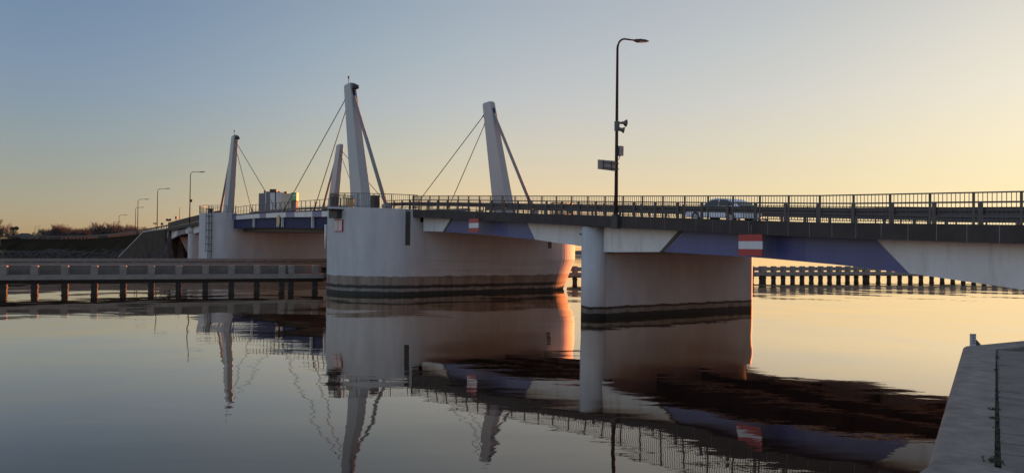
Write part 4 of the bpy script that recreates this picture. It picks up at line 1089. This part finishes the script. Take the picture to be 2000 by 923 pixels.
# ------------------------------------------------------------ car
CS, CN = -30.9, 35.6; CZ = zd(CS)-0.13
slope = -(zd(CS+1)-zd(CS-1))/2
car = thing('car', 'silver hatchback driving left on the bridge behind the railing', 'car', (CS, CN, CZ), True)
# profile in (x,z): front at -s. x from -2.15 (front) to 2.15 (rear)
lower = [(-2.15,0.30),(-2.18,0.52),(-2.10,0.68),(-1.55,0.84),(-1.05,0.92),(1.80,0.98),(2.10,0.93),(2.16,0.62),(2.10,0.30)]
def mirror_loft(g, prof, halfw, mi=0, tum=0.0):
    zmin = min(z for _, z in prof); zmax = max(z for _, z in prof)
    rings = []
    for y, e in ((-halfw, 0.06), (-halfw+0.08, 0.0), (0, -0.0), (halfw-0.08, 0.0), (halfw, 0.06)):
        rings.append([(CS+x*(1-e*0.4), CN+y, CZ+ (z if z < 0.35 else z - e*0.5) - x*0.0 + x*-0.0 + (zd(CS+x)-zd(CS))) for x, z in prof])
    g.loft(rings, mi=mi)
g = G(); mirror_loft(g, lower, 0.88); 
# wheel arches are dark discs set behind the wheels
body = part('body', g, M['carpaint'], car)
cab = [(-1.08,0.90),(-0.30,1.38),(0.15,1.45),(0.85,1.43),(1.45,1.25),(1.85,0.95)]
def ring_cab(y, sc_): return [(CS+x, CN+y, CZ+z+(zd(CS+x)-zd(CS))) for x, z in sc_]
g = G(); up_ = cab + [(1.85,0.93),(-1.08,0.88)]
g.loft([[(CS+x*0.985, CN-(0.82 if z < 1.0 else 0.66), CZ+z+(zd(CS+x)-zd(CS))) for x, z in up_], [(CS+x*0.985, CN+(0.82 if z < 1.0 else 0.66), CZ+z+(zd(CS+x)-zd(CS))) for x, z in up_]])
part('cabin', g, M['carpaint'], car)
for sg in (-1, 1):
    for quad in ([(-0.85,0.98),(-0.22,1.33),(0.28,1.375),(0.28,0.99)], [(0.36,0.99),(0.36,1.375),(0.82,1.36),(1.30,1.22),(1.40,1.02)]):
        g = G(); pa, pb = [], []
        for x, z in quad:
            y = 0.82 + (0.66-0.82)*(z-0.9)/0.5
            pa.append((CS+x, CN+sg*(y+0.012), CZ+z+(zd(CS+x)-zd(CS)))); pb.append((CS+x, CN+sg*(y-0.02), CZ+z+(zd(CS+x)-zd(CS))))
        g.loft([pa, pb]); part('side_window', g, M['glass'], car)
g = G(); g.loft([[(CS-1.04, CN-0.70, CZ+0.965+0.03), (CS-1.04, CN+0.70, CZ+0.965+0.03), (CS-0.38, CN+0.60, CZ+1.375+0.03), (CS-0.38, CN-0.60, CZ+1.375+0.03)],
                 [(CS-1.0, CN-0.70, CZ+0.945+0.03), (CS-1.0, CN+0.70, CZ+0.945+0.03), (CS-0.34, CN+0.60, CZ+1.355+0.03), (CS-0.34, CN-0.60, CZ+1.355+0.03)]]); part('windscreen', g, M['glass'], car)
g = G(); g.loft([[(CS+1.52, CN-0.58, CZ+1.235-0.05), (CS+1.52, CN+0.58, CZ+1.235-0.05), (CS+1.83, CN+0.64, CZ+1.0-0.05), (CS+1.83, CN-0.64, CZ+1.0-0.05)],
                 [(CS+1.48, CN-0.58, CZ+1.215-0.05), (CS+1.48, CN+0.58, CZ+1.215-0.05), (CS+1.79, CN+0.64, CZ+0.98-0.05), (CS+1.79, CN-0.64, CZ+0.98-0.05)]]); part('rear_window', g, M['glass'], car)
for x in (-1.33, 1.33):
    for sg in (-1, 1):
        zz = CZ+0.31+(zd(CS+x)-zd(CS)); g = G(); g.tube([(CS+x, CN+sg*0.70, zz), (CS+x, CN+sg*0.90, zz)], 0.31, 20)
        wh = part('wheel', g, M['tyre'], car); g = G(); g.tube([(CS+x, CN+sg*0.901, zz), (CS+x, CN+sg*0.912, zz)], 0.19, 16); part('rim', g, M['rim'], wh)
for sg in (-1, 1):
    g = G(); g.box(CS-2.14, CS-1.92, CN+sg*0.62-0.16, CN+sg*0.62+0.16, CZ+0.60, CZ+0.72); part('headlight', g, M['signwhite'], car)
    g = G(); g.box(CS+2.03, CS+2.15, CN+sg*0.72-0.12, CN+sg*0.72+0.12, CZ+0.62, CZ+0.80); part('tail_light', g, M['redlens'], car)
    g = G(); g.cbox(CS-0.78, CS-0.58, CN+sg*0.98-0.09, CN+sg*0.98+0.09, CZ+0.95, CZ+1.08, 0.02); part('wing_mirror', g, M['carpaint'], car)

# ------------------------------------------------------------ building beyond the bridge
BY = 260.0
def bx(px): return (px-1000)/1500*BY
def bz(py): return 3.9+(475.4-py)*BY/1500
bd = thing('building', 'blocky grey building with rooftop units and green panel beyond the leaves', 'building', (bx(542), BY, 2.4), False)
g = G(); g.box(bx(506), bx(577.5), BY, BY+2.5, 2.4, bz(377)); part('wall', g, M['cladgrey'], bd)
for a, b_, top, m, lab in ((505.2, 516, 377.5, 'cladgrey', 'dark grey cladding bay'), (517.2, 519.2, 376, 'cladlight', None), (519.6, 526.6, 376, 'cladgrey', None), (527.2, 536.6, 376, 'cladlight', 'pale blue grey bay'), (539.2, 544, 375.5, 'cladlight', None), (544.2, 552, 375, 'cladpink', 'rose coloured bay'), (552.3, 560, 377, 'cladbeige', None), (560.3, 568.3, 377.5, 'cladbeige', None)):
    g = G(); g.box(bx(a), bx(b_), BY-0.5, BY-0.01, 2.4, bz(top)); part('facade_bay', g, M[m], bd, lab)
g = G(); g.box(bx(569), bx(579.6), BY-0.9, BY+1.6, bz(391), bz(375.3)); gp_ = part('green_panel', g, M['green'], bd, 'green panel with pale swoosh stripes')
g = G()
for y0, y1, x0, x1 in ((379.5, 383.2, 570.5, 579), (386.2, 387.8, 569.8, 579.4)):
    g.loft([[(bx(x0), BY-0.95, bz(y1)), (bx(x1), BY-0.95, bz(y1-0.6)), (bx(x1), BY-0.95, bz(y0-0.5)), (bx(x0+2), BY-0.95, bz(y0))], [(bx(x0), BY-0.905, bz(y1)), (bx(x1), BY-0.905, bz(y1-0.6)), (bx(x1), BY-0.905, bz(y0-0.5)), (bx(x0+2), BY-0.905, bz(y0))]])
part('pale_stripe', g, M['cladlight'], gp_)
for a, b_, y0, y1 in ((512.5, 516.5, 377, 371.5), (516.8, 524, 377, 373.2), (524.2, 537, 377, 370.2), (523.8, 537.3, 370.1, 368.5), (539, 544.5, 377, 372.8), (551.8, 558, 377, 373)):
    g = G(); g.cbox(bx(a), bx(b_), BY+0.6, BY+2.0, bz(y0), bz(y1), 0.1); part('rooftop_unit', g, M['dark'] if a > 520 else M['cladgrey'], bd)

# ------------------------------------------------------------ trees and house behind the embankment
def bare_tree(seed, h=8.0, spread=0.5, stems=1):
    rnd = random.Random(seed); gt1, gc = G(), G()
    def tri(g, p, q, r0, r1):
        d = (q-p).normalized(); a = d.cross(Vector((0.3,0.2,1))).normalized(); b2 = d.cross(a)
        vs = []
        for c, r in ((p, r0), (q, r1)):
            for k in range(3): vs.append(tuple(c + (a*math.cos(k*2.094)+b2*math.sin(k*2.094))*r))
        g.add(vs, [(0,1,4,3),(1,2,5,4),(2,0,3,5)])
    def grow(p, d, L_, r, lev):
        n = 3; q = p
        for i in range(n):
            d2 = (d + Vector((rnd.gauss(0,.13), rnd.gauss(0,.13), rnd.gauss(0.06,.06)))).normalized(); q2 = q + d2*L_/n
            tri(gt1 if lev == 0 else gc, q, q2, max(r*(1-i*0.2), 0.022), max(r*(1-(i+1)*0.2), 0.018)); q = q2; d = d2
            if lev < 4:
                for _ in range(2 if lev < 3 else 2):
                    a = rnd.random()*2*PI; sd_ = Vector((math.cos(a), math.sin(a), rnd.uniform(0.1, 0.9))).normalized()
                    grow(q, (d*(1-spread)+sd_*spread*1.25).normalized(), L_*rnd.uniform(0.45, 0.68), r*0.6, lev+1)
    for s_i in range(stems):
        o = Vector((rnd.gauss(0, .5)*(stems > 1), rnd.gauss(0, .5)*(stems > 1), 0)); grow(o, Vector((rnd.gauss(0,.15)*(stems>1), rnd.gauss(0,.15)*(stems>1), 1)).normalized(), h*0.55, 0.17, 0)
    return gt1, gc
TG = {'bare': 'bare trees behind the embankment'}
protos = []
def put_tree(pi, px, Y, topy, label, w_=1.0, group='bare trees behind the embankment', zb=2.4):
    h = (pix(px, Y, topy).z - zb)*1.12
    if len(protos) <= pi or protos[pi] is None:
        raise RuntimeError
    src, h0 = protos[pi]
    if src.get('used'):
        t = copy_thing(T(src['ob'], False, (0,0,0)), (pix(px, Y).x, Y, zb), random.random()*6.28, label, group).ob
    else:
        t = src['ob']; src['used'] = True; t.location = (pix(px, Y).x, Y, zb); t['label'] = label; t['group'] = group
    k = h/h0; t.scale = (k*w_, k*w_, k)
for sd_, spr, stems in ((1, 0.5, 1), (2, 0.42, 3), (5, 0.55, 2), (9, 0.6, 3)):
    a, b_ = bare_tree(sd_, 8.0, spr, stems)
    t = thing('bare_tree', 'bare tree', 'tree', (0,0,0), False)
    part('trunk', a, M['bark'], t, recalc=False); part('crown', b_, M['bark'], t, recalc=False)
    hm = max(v[2] for v in b_.v); protos.append(({'ob': t.ob, 'used': False}, hm))
LB = 'bare leafless tree in the row behind the left embankment'
rt = random.Random(11)
put_tree(0, 2, 250, 430, 'tallest bare tree, cut by the left edge of the frame', 1.0)
put_tree(1, -12, 262, 436, 'fainter bare tree behind the one at the left edge', 1.0)
for px, ty_, Y in [(78, 450, 300), (88, 447, 290), (97, 445, 300), (106, 443, 285), (113, 441, 296), (121, 440, 288), (128, 446, 300), (137, 447, 310), (142, 449, 300), (146, 448, 305), (151, 450, 296), (156, 447, 300), (161, 449, 290), (165, 446, 300), (169, 448, 296), (173, 446, 292), (180, 449, 300), (188, 442, 285), (196, 436, 280), (203, 440, 285), (212, 446, 290), (221, 442, 285), (230, 438, 280), (238, 440, 285), (246, 441, 290), (255, 442, 280), (264, 445, 275), (273, 444, 275), (283, 446, 270), (293, 448, 270)]:
    put_tree(rt.choice([1, 2, 3]), px, Y, ty_, LB, rt.uniform(1.0, 1.5))
# low scrub mass
g = G()
for _ in range(14000):
    px = random.uniform(62, 312); Y = random.uniform(268, 310); p = pix(px, Y); dens = 0.5+0.5*mn.noise(Vector((px*0.06, 0, 0)))
    z = 2.4+abs(random.gauss(0, 1.7))*(0.6+dens) ; a = random.random()*PI; l = random.uniform(0.25, 0.7); d = Vector((math.cos(a)*0.6, math.sin(a)*0.6, random.uniform(0.3,1))).normalized()*l
    if z > 7: continue
    g.add([(p.x, Y, z), (p.x+0.09, Y+0.05, z), (p.x+d.x, Y+d.y, z+d.z)], [(0,1,2)])
solo('scrub', g, M['bark'], 'low brown scrub thicket filling between the bare trees', 'scrub', kind='stuff', recalc=False)
# evergreen
ep = pix(25, 262); zt_ = pix(25, 262, 437).z
t = thing('evergreen_tree', 'dark evergreen tree with two heads beside the hipped roof', 'tree', (ep.x, ep.y, 2.4), False)
g = G(); g.tube([(ep.x, ep.y, 2.3), (ep.x, ep.y, zt_-1)], [0.25, 0.08], 8); part('trunk', g, M['bark'], t)
g = G()
for _ in range(5200):
    c = random.choice([(0,0,0.45,1.9), (-1.0,0,0.25,1.6), (0.9,0,0.35,1.5), (-0.3,0,0.78,0.9), (1.0,0.3,0.80,0.8), (0.3,0,0.6,1.4), (-1.3, 0, .42, 1.2), (1.6, 0, .15, 1.3)]); H_ = zt_-2.4
    d = Vector((random.gauss(0,1), random.gauss(0,1), random.gauss(0,1))).normalized()*c[3]*random.random()**0.4
    p = Vector((ep.x+c[0]+d.x, ep.y+c[1]+d.y, 2.4+c[2]*H_+d.z*0.8)); p.z = max(2.5, min(zt_, p.z))
    e1 = Vector((random.gauss(0,1), random.gauss(0,1), random.gauss(0,1))).normalized()*0.2; e2 = Vector((random.gauss(0,1), random.gauss(0,1), random.gauss(0,1))).normalized()*0.2
    g.add([tuple(p), tuple(p+e1), tuple(p+e2)], [(0,1,2)])
part('crown', g, M['conif'], t, recalc=False)
# house
hp = pix(49, 266); hz = pix(49, 266, 455).z
t = thing('house', 'low house with dark hipped roof right of the evergreen tree', 'house', (hp.x, hp.y, 2.4), False)
g = G(); g.box(hp.x-2.4, hp.x+2.4, hp.y-3, hp.y+3, 2.4, hz-1.4); part('wall', g, M['wallpl'], t)
g = G(); g.loft([[(hp.x-2.9, hp.y-3.4, hz-1.39), (hp.x+2.9, hp.y-3.4, hz-1.39), (hp.x+2.9, hp.y+3.4, hz-1.39), (hp.x-2.9, hp.y+3.4, hz-1.39)], [(hp.x-1.1, hp.y-0.3, hz), (hp.x+1.1, hp.y-0.3, hz), (hp.x+1.1, hp.y+0.3, hz), (hp.x-1.1, hp.y+0.3, hz)]]); part('roof', g, M['rooftile'], t)
print('objects', len(bpy.data.objects))
